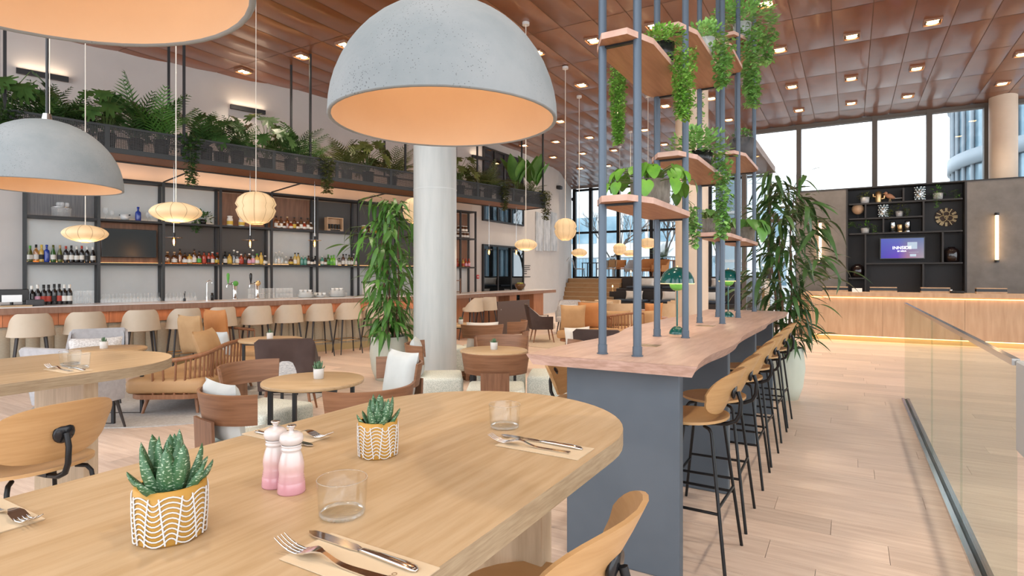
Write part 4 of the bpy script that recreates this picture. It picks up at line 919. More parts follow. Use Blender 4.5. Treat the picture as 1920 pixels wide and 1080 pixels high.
MB().tube([(0, 0, 0), (0, 0, .22), (.01, 0, .25), (.035, 0, .268), (.06, 0, .25), (.062, 0, .23)], .009, 8).cyl((0, 0, 0), (0, 0, .05), .018, n=12).build('pipe', 'chrome', fa); fa.scale = (1.3,)*3
sp = thing('soap_pump', 'small black dispenser beside the chrome faucet', 'dispenser', SN(s_of(398, .5), .5, BZ)); MB().lathe([(.0005, 0), (.025, 0), (.025, .09), (.02, .095), (.02, .13), (.0005, .131)], 14).build('body', 'plastic_black', sp)
js = thing('bar_spoon_rest', 'dark cocktail stirrers standing on the bar between glass rows', 'bar tool', SN(s_of(346, .42), .42, BZ)); MB().cyl((0, 0, 0), (0, 0, .05), .02, n=12).cyl((0, 0, .03), (.01, 0, .17), .006, n=6).cyl((0, .01, .03), (-.015, .01, .14), .004, n=6).build('holder', 'plastic_black', js)
po = thing('cash_terminal', 'black point of sale screen at the left end of the bar', 'terminal', SN(s_of(22, .40), .40, BZ), BN)
MB().rbox(-.19, .19, -.02, .02, .06, .24, .008, 1, sm=False).build('screen', 'plastic_black', po); MB().box(-.12, .12, -.08, .1, 0, .02).cyl((0, .02, .02), (0, .02, .1), .02, n=10).build('stand', 'plastic_black', po); MB().box(-.11, .11, -.09, -.03, .06, .16).build('receipt_printer', 'steel', po)
cd = thing('card_reader', 'small dark card terminal beside the first wine bottles', 'card reader', SN(s_of(66, .25), .25, BZ), BN); MB().rbox(-.1, .1, -.05, .05, 0, .09, .012, 2).build('body', 'slate_pot', cd)
wt = thing('wooden_tray', 'wooden service mat lying at the left end of the bar', 'tray', SN(s_of(22, .18), .16, BZ), BN); MB().box(-.22, .22, -.1, .1, 0, .018).build('board', 'oak_x', wt)
mc = thing('espresso_machine', 'white coffee machine with black lid behind the tree', 'coffee machine', SN(s_of(695, .5), .52, BZ), BN); MB().rbox(-.13, .13, -.13, .13, 0, .27, .02, 2).build('body', 'white_pot', mc); MB().rbox(-.14, .14, -.14, .14, .272, .31, .012, 2).build('lid', 'plastic_black', mc)
br = thing('bread_rack', 'two tier wooden rack on the bar beside the white column', 'rack', bar2(.55, .45, BZ), rz2)
for z in (.03, .30): MB().box(-.14, .14, -.12, .12, z, z+.02).build('tray', 'walnut', br)
for sx in (-1, 1):
    for sy in (-1, 1): MB().box(sx*.13-.01, sx*.13+.01, sy*.11-.01, sy*.11+.01, 0, .36).build('post', 'walnut', br)
fb = thing('fruit_bowl', 'round amber bowl of green apples on the bar extension', 'bowl', bar2(3.75, .35, BZ))
MB().lathe([(.0005, 0), (.05, 0), (.11, .05), (.155, .13), (.16, .19), (.152, .19), (.145, .13), (.10, .06), (.0005, .03)], 24).build('body', 'bowl_brown', fb)
apm = MB().lathe([(.0005, -.03), (.02, -.034), (.036, -.01), (.036, .012), (.02, .032), (.0005, .026)], 12).mesh('apple')
k = 0
for zz, n_, rr in ((.10, 5, .075), (.155, 6, .095), (.195, 4, .06)):
    for i in range(n_):
        k += 1; th = 2*PI*i/n_+zz*9; tag(put('apple', apm, 'fruit_green', None, fb.location+Vector((rr*math.cos(th), rr*math.sin(th), zz)), rz=th), 'green apple piled in the amber bowl', 'apple', 'apples in the bowl')
# ---- brown board standing in front of the extension
pa, pb = Vector((-.365, 14.1, 0)), Vector((.45, 15.3, 0)); dd = pb-pa
bd = thing('floor_board_sign', 'blank brown board standing on the floor before the bar extension', 'board', pa, math.atan2(dd.y, dd.x)); MB().rbox(0, dd.length, -.02, .02, .0, .84, .004, 1, sm=False).build('panel', 'board_brown', bd); MB().cyl((.14, -.021, .64), (.14, -.024, .64), .012, n=10).build('stud', 'white_paint', bd)
# ---- wall things
def on_wall(i, u, z): return wallpt(i, wall_t(i, u), .0, z)
for i, u, v, lab in ((0, 80, 143, 'black linear wall light above the planter at the far left'), (0, 463, 207, 'black linear wall light above the planter left of the dome lamp'), (1, 898, 297, 'black linear wall light right of the white column')):
    p, rz = on_wall(i, u, 0); z = 1.5+(HZ-v)/F*p.y; t = thing('wall_light', lab, 'light', (p.x, p.y, z), rz)
    MB().box(-.36, .36, -.11, -.05, -.045, .045).build('housing', 'frame_dark', t); MB().box(-.06, .06, -.05, 0, -.03, .03).build('wall_plate', 'frame_dark', t); MB().box(-.34, .34, -.10, -.06, .045, .047).build('diffuser', 'led_soft', t)
    lamp('wash', 'AREA', (0, -.08, .07), .8, (1., .80, .6), t, (.7, .05), rot=(PI, 0, 0))
p, rz = on_wall(1, 894, 0); fa_ = thing('fire_alarm', 'small red fire alarm box on the wall beyond the end shelf', 'alarm', (p.x, p.y, 1.5+(HZ-519)/F*p.y), rz); MB().rbox(-.06, .06, -.05, 0, -.06, .06, .008, 1).build('body', 'alarm_red', fa_); MB().cyl((0, -.052, 0), (0, -.049, 0), .025, n=12).build('button', 'white_paint', fa_)
p, rz = on_wall(3, 991, 0); me_ = thing('wall_notice', 'printed notice lettering on the white wall above the fruit bowl', 'notice', (p.x, p.y, 0), rz)
for q, (v0, w_) in enumerate(((498, .62), (501.5, .55), (505, .6), (508.5, .3), (513, .28), (519, .62))):
    z = 1.5+(HZ-v0)/F*p.y; MB().box(-.45, -.45+w_, -.004, 0, z-.013, z+.013).build('text_line', 'label_black', me_)
for q, (u0, u1) in enumerate(((1003, 1016), (1017, 1030), (1031, 1043))):
    pa, rz = on_wall(3, u0, 0); pb, _ = on_wall(3, u1, 0); z0, z1 = 1.5+(HZ-470)/F*pa.y, 1.5+(HZ-397)/F*pa.y; Wd = (pb-pa).length
    t = thing('canvas_panel', f'{["left", "middle", "right"][q]} canvas of the grey abstract triptych on the curved wall', 'painting', (pa.x, pa.y, 0), rz, 'grey triptych'); MB().box(0, Wd-.03, -.05, 0, z0, z1).build('canvas', 'art_grey', t)
for u, v, lab in ((1045, 352, 'dark round speaker on the curved wall near the ceiling'), (1072, 374, 'small black camera at the wall end before the far glass')):
    p, rz = on_wall(4 if u > 1050 else 3, u, 0); t = thing('wall_speaker', lab, 'speaker', (p.x, p.y, 1.5+(HZ-v)/F*p.y), rz); MB().rbox(-.15, .15, -.18, 0, -.07, .07, .03, 2).build('body', 'frame_dark', t)
# ---- hanging planter over the bar
Q0 = Vector((-6.07, 8.76, 0)); QR = math.atan2(.724, .690); PZ = 3.40; X0, X1 = -2.6, 10.1
def QP(x, y, z=0): return Q0+Vector((.690*x-.724*y, .724*x+.690*y, z))
def q_of(u, y):
    k = (u-CX)/F; p = QP(0, y); return (k*p.y-p.x)/(.690-k*.724)
hp = thing('hanging_planter', 'long black perforated steel planter hung above the bar', 'planter', Q0, QR)
MB().box(X0, X1, -.01, .80, PZ-.03, PZ).build('tray', 'walnut', hp)
MB().box(X0, X1, -.03, 0, PZ-.05, PZ+.03).box(X0, X1, .80, .83, PZ-.05, PZ+.03).box(X1, X1+.03, -.03, .83, PZ-.05, PZ+.03).build('bottom_rail', 'frame_grey', hp)
MB().box(X0, X1, -.03, 0, PZ+.335, PZ+.365).box(X0, X1, .80, .83, PZ+.335, PZ+.365).box(X1, X1+.03, -.03, .83, PZ+.335, PZ+.365).build('top_rail', 'frame_grey', hp)
xs = [X0+1.27*k for k in range(11)]
for k in range(10):
    MB().box(xs[k]+.03, xs[k+1]-.03, -.017, -.013, PZ+.03, PZ+.335).build('mesh_panel', 'perforated', hp)
MB().box(X1+.012, X1+.016, 0, .8, PZ+.03, PZ+.335).build('mesh_panel', 'perforated', hp)
for x in xs: MB().box(x-.03, x+.03, -.025, -.005, PZ, PZ+.34).build('post', 'frame_grey', hp)
for u in (9, 345, 582, 760, 895, 1018):
    x = min(q_of(u, .0), X1-.03)
    for y in (.0, .8): MB().box(x-.018, x+.018, y-.018, y+.018, PZ+.33, CEIL+.03).build('hanger', 'frame_dark', hp)

inv = (Matrix.Translation(Q0) @ Matrix.Rotation(QR, 4, 'Z')).inverted()
for s_ in (PS[2], PS[4], PS[6], PS[8]):
    e_ = inv @ SN(s_, SF, 3.285); b_ = Vector((e_.x+.12, .81, PZ-.03)); MB().tube([b_, e_], .016, 4).build('cross_rod', 'frame_dark', hp)
# ================================================================ PLANTS
def leaf_blade(L, Wd, droop=.25, fold=.25, n=5, tip=1.0):
    "lance-shaped blade along +x, drooping"
    vs = []; fs = []
    for j in range(n+1):
        k = j/n; wv = Wd*math.sin(PI*min(1, k**.8*.98+.01))**.9 if j < n else 0; x = L*k*(1-.12*droop*k); z = -droop*L*k*k
        vs += [(x, -wv, z+fold*wv), (x, 0, z), (x, wv, z+fold*wv)]
    for j in range(n): fs += [(j*3, j*3+3, j*3+4, j*3+1), (j*3+1, j*3+4, j*3+5, j*3+2)]
    return MB().add(vs, fs, True)
def heart(L, Wd, droop=.3, n=14, notch=0):
    "heart-shaped or split leaf along +x from its stalk"
    m = MB(); vs = [(0, 0, 0)]; 
    for i in range(n*2+1):
        th = -PI+PI*i/n; c = (1+math.cos(th))/2; r = 1.0
        x = L*(.42+.58*math.cos(th)*(1 if math.cos(th) > 0 else .75)); y = Wd*math.sin(th)*(1-.35*max(0, math.cos(th)))
        if abs(abs(th)-PI) < .3: x += L*.12
        if notch and 3 <= i <= 2*n-3 and i % 3 == 0: x = x*.62+.15*L; y *= .55
        vs.append((x, y, -droop*L*(x/L)**2 if x > 0 else 0+.0))
    vs = [(x, y, z+.12*abs(y)) for x, y, z in vs]; vs.append((L*.35, 0, -droop*L*.12)); c = len(vs)-1
    return m.add(vs, [(c, 1+i, 2+i) for i in range(2*n)], True)
def frond(L, nl=13, ll=.16, droop=.5, fold=.5):
    m = MB(); P = []
    for j in range(nl+1): k = j/nl; P.append(Vector((L*k*(1-.25*droop*k), 0, L*(.10*k-droop*k*k*.6))))
    m.tube(P, [.006*(1-.8*j/nl)+.001 for j in range(nl+1)], 4, cap=False)
    for j in range(2, nl+1):
        k = j/nl; l = ll*math.sin(PI*min(.98, .25+.70*k))*1.05+.02; d = (P[j]-P[j-1]).normalized()
        for s in (-1, 1):
            tip = P[j]+d*l*.62+Vector((0, s*l*.78, -l*.22)); w_ = d*(.013+.03*l); b0 = P[j]-w_*.5; mid = (P[j]+tip)/2+Vector((0, 0, .015))
            m.add([b0, mid-w_*.6, tip, mid+w_*.6, P[j]+w_*.5], [(0, 1, 3, 4), (1, 2, 3)], True)
    return m
LM = {}
def lmesh(key, mb):
    if key not in LM: LM[key] = mb().mesh(key)
    return LM[key]
def mk(key, mb, mt):
    k = key+'_'+mt
    if k not in LM: LM[k] = mb().mesh(key); LM[k].materials.append(MATS[mt])
    return LM[k]
def pot_part(t, r, h, mt, taper=.8):
    MB().lathe([(.0005, 0), (r*taper, 0), (r, h), (r*.93, h), (r*.9, h-.02), (.0005, h-.02)], 18).build('pot', mt, t)
def palm_plant(label, loc, sc_, mt, n, seed, ph=.3, pr=.12, L=.75, upright=1.08, group=None):
    rnd = random.Random(seed); t = thing('potted_palm', label, 'plant', loc, rnd.uniform(0, 6), group); pot_part(t, pr, ph, 'plastic_black')
    for i in range(n):
        th = i*2.4+rnd.uniform(-.3, .3); k = i/n; el = upright*(1.25-.75*k)+rnd.uniform(-.1, .1)
        put('frond', mk('frond%d' % (i % 3), lambda: frond(L, 13, .20, .35+.3*(i % 3)), mt), None, t, (.02*math.cos(th), .02*math.sin(th), ph-.02), rot=(0, -el, th), scale=sc_*rnd.uniform(.8, 1.1))
    return t
def stalk_leaf(t, base, th, reach, rise, leafmesh, lsc, pitch, mt_stem='stem_green', r=.006):
    b = Vector(base); tip = b+Vector((reach*math.cos(th), reach*math.sin(th), rise)); mid = b+Vector((reach*.35*math.cos(th), reach*.35*math.sin(th), rise*.7))
    s = MB().tube([b, mid, tip], r, 5, cap=False).build('stalk', mt_stem, t)
    o = bpy.data.objects.new('leaf', leafmesh); C.objects.link(o); o.parent = s; o.location = tip; o.rotation_euler = (random.uniform(-.3, .3), pitch, th); o.scale = (lsc,)*3
    return o
def monstera(label, loc, sc_, mt, n, seed, ph=.28, group=None):
    rnd = random.Random(seed); t = thing('potted_monstera', label, 'plant', loc, rnd.uniform(0, 6), group); pot_part(t, .13, ph, 'plastic_black')
    lm = mk('split_leaf', lambda: heart(.30, .15, .35, 14, 1), mt)
    for i in range(n):
        th = i*2.4+rnd.uniform(-.4, .4); k = rnd.random()
        stalk_leaf(t, (0, 0, ph-.03), th, (.12+.26*k)*sc_, (.62-.38*k)*sc_*rnd.uniform(.8, 1.1), lm, sc_*rnd.uniform(.7, 1.05), .35+.5*k)
    return t
def strelitzia(label, loc, sc_, mt, n, seed, group=None):
    rnd = random.Random(seed); t = thing('potted_strelitzia', label, 'plant', loc, rnd.uniform(0, 6), group); pot_part(t, .13, .22, 'plastic_black')
    lm = mk('paddle_leaf', lambda: leaf_blade(.5, .11, .10, .25, 7), mt)
    for i in range(n):
        th = i*2.4; stalk_leaf(t, (0, 0, .18), th, .07*sc_, .32*sc_*rnd.uniform(.7, 1.1), lm, sc_*rnd.uniform(.8, 1.1), -1.25+rnd.uniform(-.1, .15))
    return t
def vine_mass(m, base, length, spread, n, ls, rnd, lean=(0, 0)):
    for i in range(n):
        k = rnd.random()**.85; th = rnd.uniform(0, 6.28); r = spread*(1-.55*k)*rnd.random()**.5
        p = Vector((base[0]+lean[0]*k+r*math.cos(th), base[1]+lean[1]*k+r*math.sin(th), base[2]-length*k+rnd.uniform(-.01, .01)))
        a = rnd.uniform(0, 6.28); d = Vector((math.cos(a), math.sin(a), rnd.uniform(-.9, .1))).normalized(); s = d.cross(Vector((0, 0, 1))).normalized(); l = ls*rnd.uniform(.6, 1.2)
        up = s.cross(d)
        m.add([p, p+d*l*.5+s*l*.36+up*.1*l, p+d*l, p+d*l*.5-s*l*.36+up*.1*l], [(0, 1, 2, 3)], True)
def bush_mass(m, c, rx, rz_, n, ls, rnd):
    for i in range(n):
        th = rnd.uniform(0, 6.28); ph = math.asin(rnd.uniform(-.2, 1)); k = rnd.random()**.4
        p = Vector((c[0]+rx*k*math.cos(th)*math.cos(ph), c[1]+rx*k*math.sin(th)*math.cos(ph), c[2]+rz_*k*math.sin(ph)))
        d = (p-Vector(c)).normalized()+Vector((rnd.uniform(-.5, .5), rnd.uniform(-.5, .5), rnd.uniform(-.6, .3))); d.normalize(); s = d.cross(Vector((0, 0, 1))).normalized(); l = ls*rnd.uniform(.6, 1.2)
        m.add([p, p+d*l*.5+s*l*.34, p+d*l, p+d*l*.5-s*l*.34], [(0, 1, 2, 3)], True)
def trailing(name, label, loc, pot, pr, ph, mt, ls, vines, nb, bush_r, seed, cat='plant', group=None):
    "vines: (dx, dy, length, spread, n, start height)"
    rnd = random.Random(seed); t = thing(name, label, cat, loc, RA, group); 
    if pot: pot_part(t, pr, ph, pot, .86)
    m = MB(); 
    if nb: bush_mass(m, (0, 0, ph), bush_r, bush_r*.8, nb, ls, rnd)
    for dx, dy, L, sp, n, z0 in vines:
        vine_mass(m, (dx, dy, z0), L, sp, n, ls, rnd)
        k0 = (dx*.6, dy*.6, ph*.95)
        stm = MB()
        for q in range(5):
            ox, oy = rnd.uniform(-sp, sp)*.4, rnd.uniform(-sp, sp)*.4
            stm.tube([k0, (dx+ox, dy+oy, z0+.01), (dx+ox*.7, dy+oy*.7, z0-L*.5), (dx+ox*.4, dy+oy*.4, z0-L*rnd.uniform(.8, 1))], .0016, 4, cap=False)
        stm.build('stems', 'stem_green', t)
    o = m.build('foliage', mt, t); o['kind'] = 'stuff'
    return t
# ---- plants in the hanging planter
G_ = 'plants in the hanging planter'
z = PZ
plan = [('m', 18, 'at the far left end of the hanging planter', 1.05), ('t', 6, 'spilling over the left end of the planter', 1), ('p', 75, 'low and dark above the left dome lamp', .8), ('p', 128, 'arching between the dome lamp cables', .85), ('m', 200, 'above the first planter post', 1.0), ('P', 255, 'tallest one, rising high against the wall', 1.1),
        ('a', 303, 'bright green one beside the hanging ivy', .95), ('t', 352, 'first dark ivy spilling from the planter', 1.25), ('p', 385, 'dark one under the double hanger rods', .85), ('m', 415, 'broad one right of the ivy', .95), ('p', 445, 'small one below the second wall light', .65), ('m', 500, 'tall one left of the big dome lamp', 1.15), ('p', 545, 'spiky one beside the big dome lamp', .9),
        ('f', 578, 'pale feathery one left of the second ivy', .7), ('t', 606, 'second ivy hanging over the bulb lamps', 1.1), ('p', 650, 'under the left rim of the big dome lamp', .85), ('m', 690, 'under the big dome lamp', .95), ('p', 735, 'beside the white column under the dome', .95), ('m', 862, 'just right of the white column', .95), ('f', 893, 'olive one beyond the column', .9),
        ('p', 915, 'golden green one below the upper window', .8), ('t', 938, 'third ivy hanging beyond the column', 1.0), ('s', 968, 'with upright paddle leaves near the lantern cord', 1.0), ('p', 990, 'low one near the planter end', .8), ('s', 1012, 'with tall paddle leaf at the planter end', 1.05), ('t', 1026, 'last ivy hanging off the planter end', 1.2)]
for i, (k, u, wh, s_) in enumerate(plan):
    y = .28+.22*(i % 2); x = min(q_of(u, y), X1-.15); loc = QP(x, y, PZ+.001); olive = u > 600
    if k == 'm': monstera('split-leaf monstera '+wh, loc, s_*1.3, 'leaf_olive' if olive else 'leaf_dark', 18, i, group=G_)
    elif k == 'p': palm_plant('potted palm '+wh, loc, s_*1.3, 'leaf_olive' if olive else 'leaf_dark', 18, i, group=G_)
    elif k == 'P': palm_plant('potted palm '+wh, loc, s_*1.3, 'leaf_dark', 14, i, L=.85, upright=1.2, group=G_)
    elif k == 'a': palm_plant('areca palm '+wh, loc, s_*1.3, 'leaf_mid', 16, i, upright=1.3, group=G_)
    elif k == 'f': palm_plant('fern-like palm '+wh, loc, s_*1.25, 'leaf_mid' if u < 600 else 'leaf_olive', 13, i, group=G_)
    elif k == 's': strelitzia('strelitzia plant '+wh, loc, s_*1.5, 'leaf_mid', 7, i, group=G_)
    else:
        loc = QP(min(q_of(u, .1), X1+.0), .12, PZ+.001)
        trailing('trailing_ivy', 'trailing ivy, '+wh, loc, 'plastic_black', .10, .2, 'leaf_dark' if u < 360 else 'leaf_olive', .075, [(0, -.17, .66*s_, .17, 420, .42)], 330, .27, i, group=G_).rotation_euler = (0, 0, QR)
trailing('trailing_ivy', 'dark leafy plant on the top back shelf right of the saucer lantern', ws(380, 2.5185, .10), 'plastic_black', .07, .1, 'leaf_dark', .075, [(0, -.14, .28, .10, 70, .12)], 130, .2, 92)
# ---- plants on the divider shelves
g2 = 'plants on the divider shelves'
def onsh(bay, f, b, z): return AB(PA_[bay]+(PA_[bay+1]-PA_[bay])*f, b, z)
trailing('trailing_fern', 'bright button fern hanging below the left side of the top near shelf', onsh(0, .66, -1.14, 2.74), 'plastic_black', .05, .10, 'leaf_fern', .026, [(-.15, .0, .50, .062, 1900, .11)], 200, .10, 31, group=g2)
trailing('trailing_fern', 'bright fern in a glossy black pot cascading off the top near shelf', onsh(0, .50, -.95, 2.74), 'plastic_black', .065, .12, 'leaf_fern', .026, [(.12, -.02, .40, .085, 1700, .06)], 600, .13, 32, group=g2)
trailing('trailing_pothos', 'trailing plant in a pale pot on the upper shelf of the second bay', onsh(1, .50, -.95, 3.15), 'grey_laminate', .07, .14, 'leaf_trail', .042, [(.14, -.08, .34, .09, 500, .08)], 300, .15, 33, group=g2)
trailing('trailing_pothos', 'leafy vine cascading from the highest shelf between the far poles', onsh(3, .25, -.95, 3.85), 'grey_laminate', .09, .2, 'leaf_trail', .055, [(.10, -.1, .80, .13, 1000, .12), (.22, .1, .34, .12, 320, .14)], 1000, .32, 34, group=g2)
trailing('trailing_pothos', 'vine on the high third bay shelf, seen through the poles', onsh(2, .5, -1.1, 3.50), 'plastic_black', .07, .13, 'leaf_trail', .045, [(-.14, .1, .75, .07, 150, .06)], 120, .14, 35, group=g2)
trailing('trailing_pothos', 'long vine in a black pot trailing from the middle shelf of the second bay', onsh(1, .40, -.97, 2.31), 'plastic_black', .10, .10, 'leaf_trail', .048, [(.13, .18, .62, .085, 620, .10)], 700, .22, 36, group=g2)
trailing('potted_herb', 'low plant in a square black planter on the far middle shelf', onsh(3, .35, -.97, 2.70), 'slate_pot', .12, .2, 'leaf_mid', .035, [], 120, .13, 37, group=g2)
trailing('trailing_pothos', 'vine hanging behind the lowest near shelf against the beige column', onsh(0, .95, -1.02, 1.905), None, .08, .12, 'leaf_trail', .045, [(.10, .16, .27, .055, 170, .06)], 60, .12, 38, group=g2)
def pothos(label, loc, pr, ph, n, seed, lsz, mt='leaf_bright'):
    rnd = random.Random(seed); t = thing('potted_pothos', label, 'plant', loc, RA, g2)
    MB().lathe([(.0005, 0), (pr*.93, 0), (pr, ph), (pr*.92, ph), (.0005, ph-.015)], 48, rad=lambda th, z: 1+.03*math.cos(24*th)).build('fluted_pot', 'fluted_pot', t)
    MB().disc((0, 0, ph-.012), pr*.93, 20).build('soil', 'soil', t)
    lm = mk('heart_leaf', lambda: heart(.13, .06, .35, 10), mt)
    for i in range(n):
        th = i*2.4+rnd.uniform(-.3, .3); k = rnd.random(); o = stalk_leaf(t, (pr*.4*math.cos(th), pr*.4*math.sin(th), ph-.01), th, pr*(.5+1.5*k), .09*(1-.2*k)-.13*max(0, k-.55)*2, lm, lsz*rnd.uniform(.75, 1.15), .3+.8*k, r=.0028)
    return t
pothos('bright heart-leaf pothos in a fluted grey pot on the lowest near shelf', onsh(0, .50, -1.03, 1.905), .115, .155, 42, 41, .72)
pothos('pothos in a small fluted grey pot on the low third bay shelf', onsh(2, .25, -1.10, 1.86), .085, .14, 16, 42, .8, 'leaf_mid')
pothos('broad leaf plant in a round grey pot on the low far shelf', onsh(3, .40, -.97, 1.86), .12, .13, 20, 43, 1.1, 'leaf_mid')
# ---- big potted trees
def big_tree(label, loc, pot_r, pot_h, H, spread, n, seed, mt, ll, lw, arch, z_lo):
    rnd = random.Random(seed); t = thing('potted_tree', label, 'plant', loc, 0, 'big potted trees')
    MB().lathe([(.0005, 0), (pot_r*.70, 0), (pot_r*.90, pot_h*.25), (pot_r, pot_h*.6), (pot_r*.93, pot_h*.93), (pot_r*.90, pot_h), (pot_r*.84, pot_h), (pot_r*.86, pot_h-.03)], 32).build('pot', 'green_pot', t)
    MB().disc((0, 0, pot_h-.03), pot_r*.88, 24).build('soil', 'soil', t)
    tm = MB(); stems = []
    for q in range(3):
        th = q*2.1; b = Vector((.07*math.cos(th), .07*math.sin(th), pot_h-.04)); e = Vector((.16*math.cos(th), .16*math.sin(th), H*(.97-.1*q)))
        P = [b, b.lerp(e, .35)+Vector((.03, .02, 0)), b.lerp(e, .7)+Vector((-.02, .02, 0)), e]; tm.tube(P, [.017, .014, .010, .005], 6); stems.append(P)
    tm.build('trunk', 'trunk', t)
    lm = [mk('long_leaf%d' % q, lambda: leaf_blade(ll, lw, (.25, .6, 1.0)[q], .22, 6), mt) for q in range(3)]
    bm = MB()
    cnt = 0; nb = n//5
    for i in range(nb):
        k = z_lo+(1-z_lo)*(i+.5)/nb; P = stems[i % 3]; z_ = pot_h+(H-pot_h)*k; j = min(2, int(k*3)); p = P[j].lerp(P[j+1], min(1, k*3-j)) if k*3-j <= 1 else P[-1]; p = Vector((p.x, p.y, z_))
        th = i*2.4+rnd.uniform(-.4, .4); prof = (.55+.75*math.sin(PI*min(1, (1-k)*.85+.12)))*(1 if k < .85 else .6); R = spread*prof*rnd.uniform(.45, 1.0)
        e = p+Vector((R*math.cos(th), R*math.sin(th), R*arch*rnd.uniform(.3, 1)))
        bm.tube([p, p.lerp(e, .5)+Vector((0, 0, .04)), e], [.005, .004, .002], 4, cap=False)
        for q in range(5):
            f = .35+.65*(q+1)/5; b = p.lerp(e, f); a = th+(-1)**q*rnd.uniform(.2, 1.0)*(1 if q < 4 else .2)
            put('leaf', lm[rnd.randrange(3)], None, t, b, rot=(rnd.uniform(-.5, .5), rnd.uniform(-.35, .45) if arch > .3 else rnd.uniform(-.2, .8), a), scale=rnd.uniform(.75, 1.15))
    bm.build('branches', 'stem_green', t)
    fm = MB(); lb = [leaf_blade(ll, lw, q, .22, 4) for q in (.25, .6, 1.0)]
    for i in range(n):
        k = z_lo+(1-z_lo)*rnd.random(); z_ = pot_h+(H-pot_h)*k; th = rnd.uniform(0, 6.28); R = spread*.55*rnd.random()*(1 if k < .85 else .5)
        mx = Matrix.Translation((R*math.cos(th), R*math.sin(th), z_+R*arch)) @ Matrix.Rotation(th+rnd.uniform(-.6, .6), 4, 'Z') @ Matrix.Rotation(rnd.uniform(-.3, .7), 4, 'Y') @ Matrix.Scale(rnd.uniform(.6, 1.0), 4)
        b = lb[i % 3]; fm.add(b.v, b.f, True, mx)
    o = fm.build('inner_foliage', mt, t); o['kind'] = 'stuff'
    return t
p = G(733, 728); big_tree('tall bushy potted tree with long leaves left of the white column', (-1.76, 8.3, 0), .28, .62, 2.60, .46, 300, 11, 'leaf_mid', .27, .027, .12, .0)
big_tree('tall feathery potted tree at the far end of the slate counter', AB(7.74, -.72), .26, .62, 2.66, .58, 300, 12, 'leaf_dark', .29, .027, .50, .0)
# ================================================================ LOUNGE
def round_table(label, loc, z=.73, D=.72):
    t = thing('round_table', label, 'table', loc, 0, 'round lounge tables'); r = D/2
    MB().lathe([(.0005, z-.025), (r-.006, z-.025), (r, z-.019), (r, z-.003), (r-.003, z), (.0005, z)], 40).build('table_top', 'oak_x', t)
    f = MB(); c = r*.62
    for sx in (-1, 1):
        for sy in (-1, 1): MB().box(sx*c-.014, sx*c+.014, sy*c-.014, sy*c+.014, 0, z-.026).build('leg', 'table_black', t)
    for sy in (-1, 1): MB().box(-c, c, sy*c-.012, sy*c+.012, z-.05, z-.026).build('apron', 'table_black', t); MB().box(-c, c, sy*c-.012, sy*c+.012, 0, .016).build('runner', 'table_black', t)
    return t
TB = [(G(588, 712, .73), 'round oak lounge table with a small aloe, nearest the foreground table', .73, .72), (G(926, 656, .73), 'round oak table in front of the white column', .73, .69), (G(508, 635.5, .73), 'round oak table behind the dark brown armchair', .73, .72),
      (G(200, 654, .73), 'round oak table behind the left high table', .73, .72), (G(866, 608, .73), 'round oak table partly hidden by the white column', .73, .70), (Vector((1.62, 13.7, 0)), 'low round oak table near the stairs', .58, .8)]
for i, (p, lab, z, D) in enumerate(TB):
    round_table(lab, (p.x, p.y, 0), z, D)
    if i == 5: off = (.02, 0)
    ox, oy = ((.02, .05), (.0, .03), (-.02, .02), (-.05, .03), (-.02, .03), (-.18, -.1))[i]
    potted_aloe('table_succulent', f'tiny succulent in a white pot on the {["near lounge table", "table before the white column", "table behind the brown armchair", "table behind the left high table", "table hidden by the column", "low table near the stairs"][i]}', (p.x+ox, p.y+oy, z), .075, .075, False, 14 if i < 2 else 9, 50+i, .055 if i else .075, 'tiny white-potted succulents')
# ---- bent-wood lounge chair, +y is the front
def wood_chair(label, loc, rz):
    t = thing('lounge_chair', label, 'chair', loc, rz, 'bent-wood lounge chairs')
    MB().rbox(-.27, .27, -.26, .28, .13, .46, .035, 3).build('seat', 'mint_cloth', t)
    MB().box(-.24, .24, -.24, .25, .06, .129).box(-.24, -.19, -.24, -.19, 0, .06).box(.19, .24, -.24, -.19, 0, .06).box(-.24, -.19, .2, .25, 0, .06).box(.19, .24, .2, .25, 0, .06).build('plinth', 'chair_wood', t)
    def band(u, v):
        th = -PI/2+(u-.5)*2*1.12; lo, hi = .60, .785; r = .315+.03*v; e = abs(u-.5)*2
        return (r*math.sin(th+PI/2)*1.0, .0-r*math.cos(th+PI/2)+.02, lo+(hi-lo)*v)
    MB().sheet(band, 24, 4, .016).build('backrest', 'chair_wood', t)
    def sup(u, v):
        x = (u-.5)*.25; z = .07+.56*v; return (x, -.285-.022*v+.05*x*x*8, z)
    MB().sheet(sup, 6, 4, -.018).build('back_support', 'chair_wood_v', t)
    return t
w0 = wood_chair('bent-wood chair with pale cushion, nearest the foreground table left of the aloe table', (-1.66, 3.72, 0), -.70)
def wc_(x, y, rz, lab): return dup(w0, (x, y, 0), rz, lab)
wc_(-1.98, 4.60, -1.95, 'bent-wood chair between the tan sofa and the aloe table, empty'); wc_(-.98, 3.80, .62, 'bent-wood chair right of the aloe table, its back towards the camera'); wc_(-1.06, 4.72, 2.35, 'bent-wood chair at the far side of the aloe table holding a large pale cushion')
wc_(-.15, 5.40, .0, 'bent-wood chair with its back square to the camera before the round table'); wc_(-.80, 6.05, -1.45, 'bent-wood chair standing against the white column with a grey cushion'); wc_(-.12, 6.62, PI, 'bent-wood chair on the far side of the table before the column'); wc_(.46, 6.15, 1.45, 'bent-wood chair beside the slate counter end, only its seat showing')
wc_(-.44, 8.42, .1, 'bent-wood chair with a cream cushion beyond the near round tables'); wc_(-.08, 9.0, 1.2, 'bent-wood chair turned sideways near the brown floor board'); wc_(-.95, 8.35, -1.2, 'bent-wood chair half hidden behind the white column')
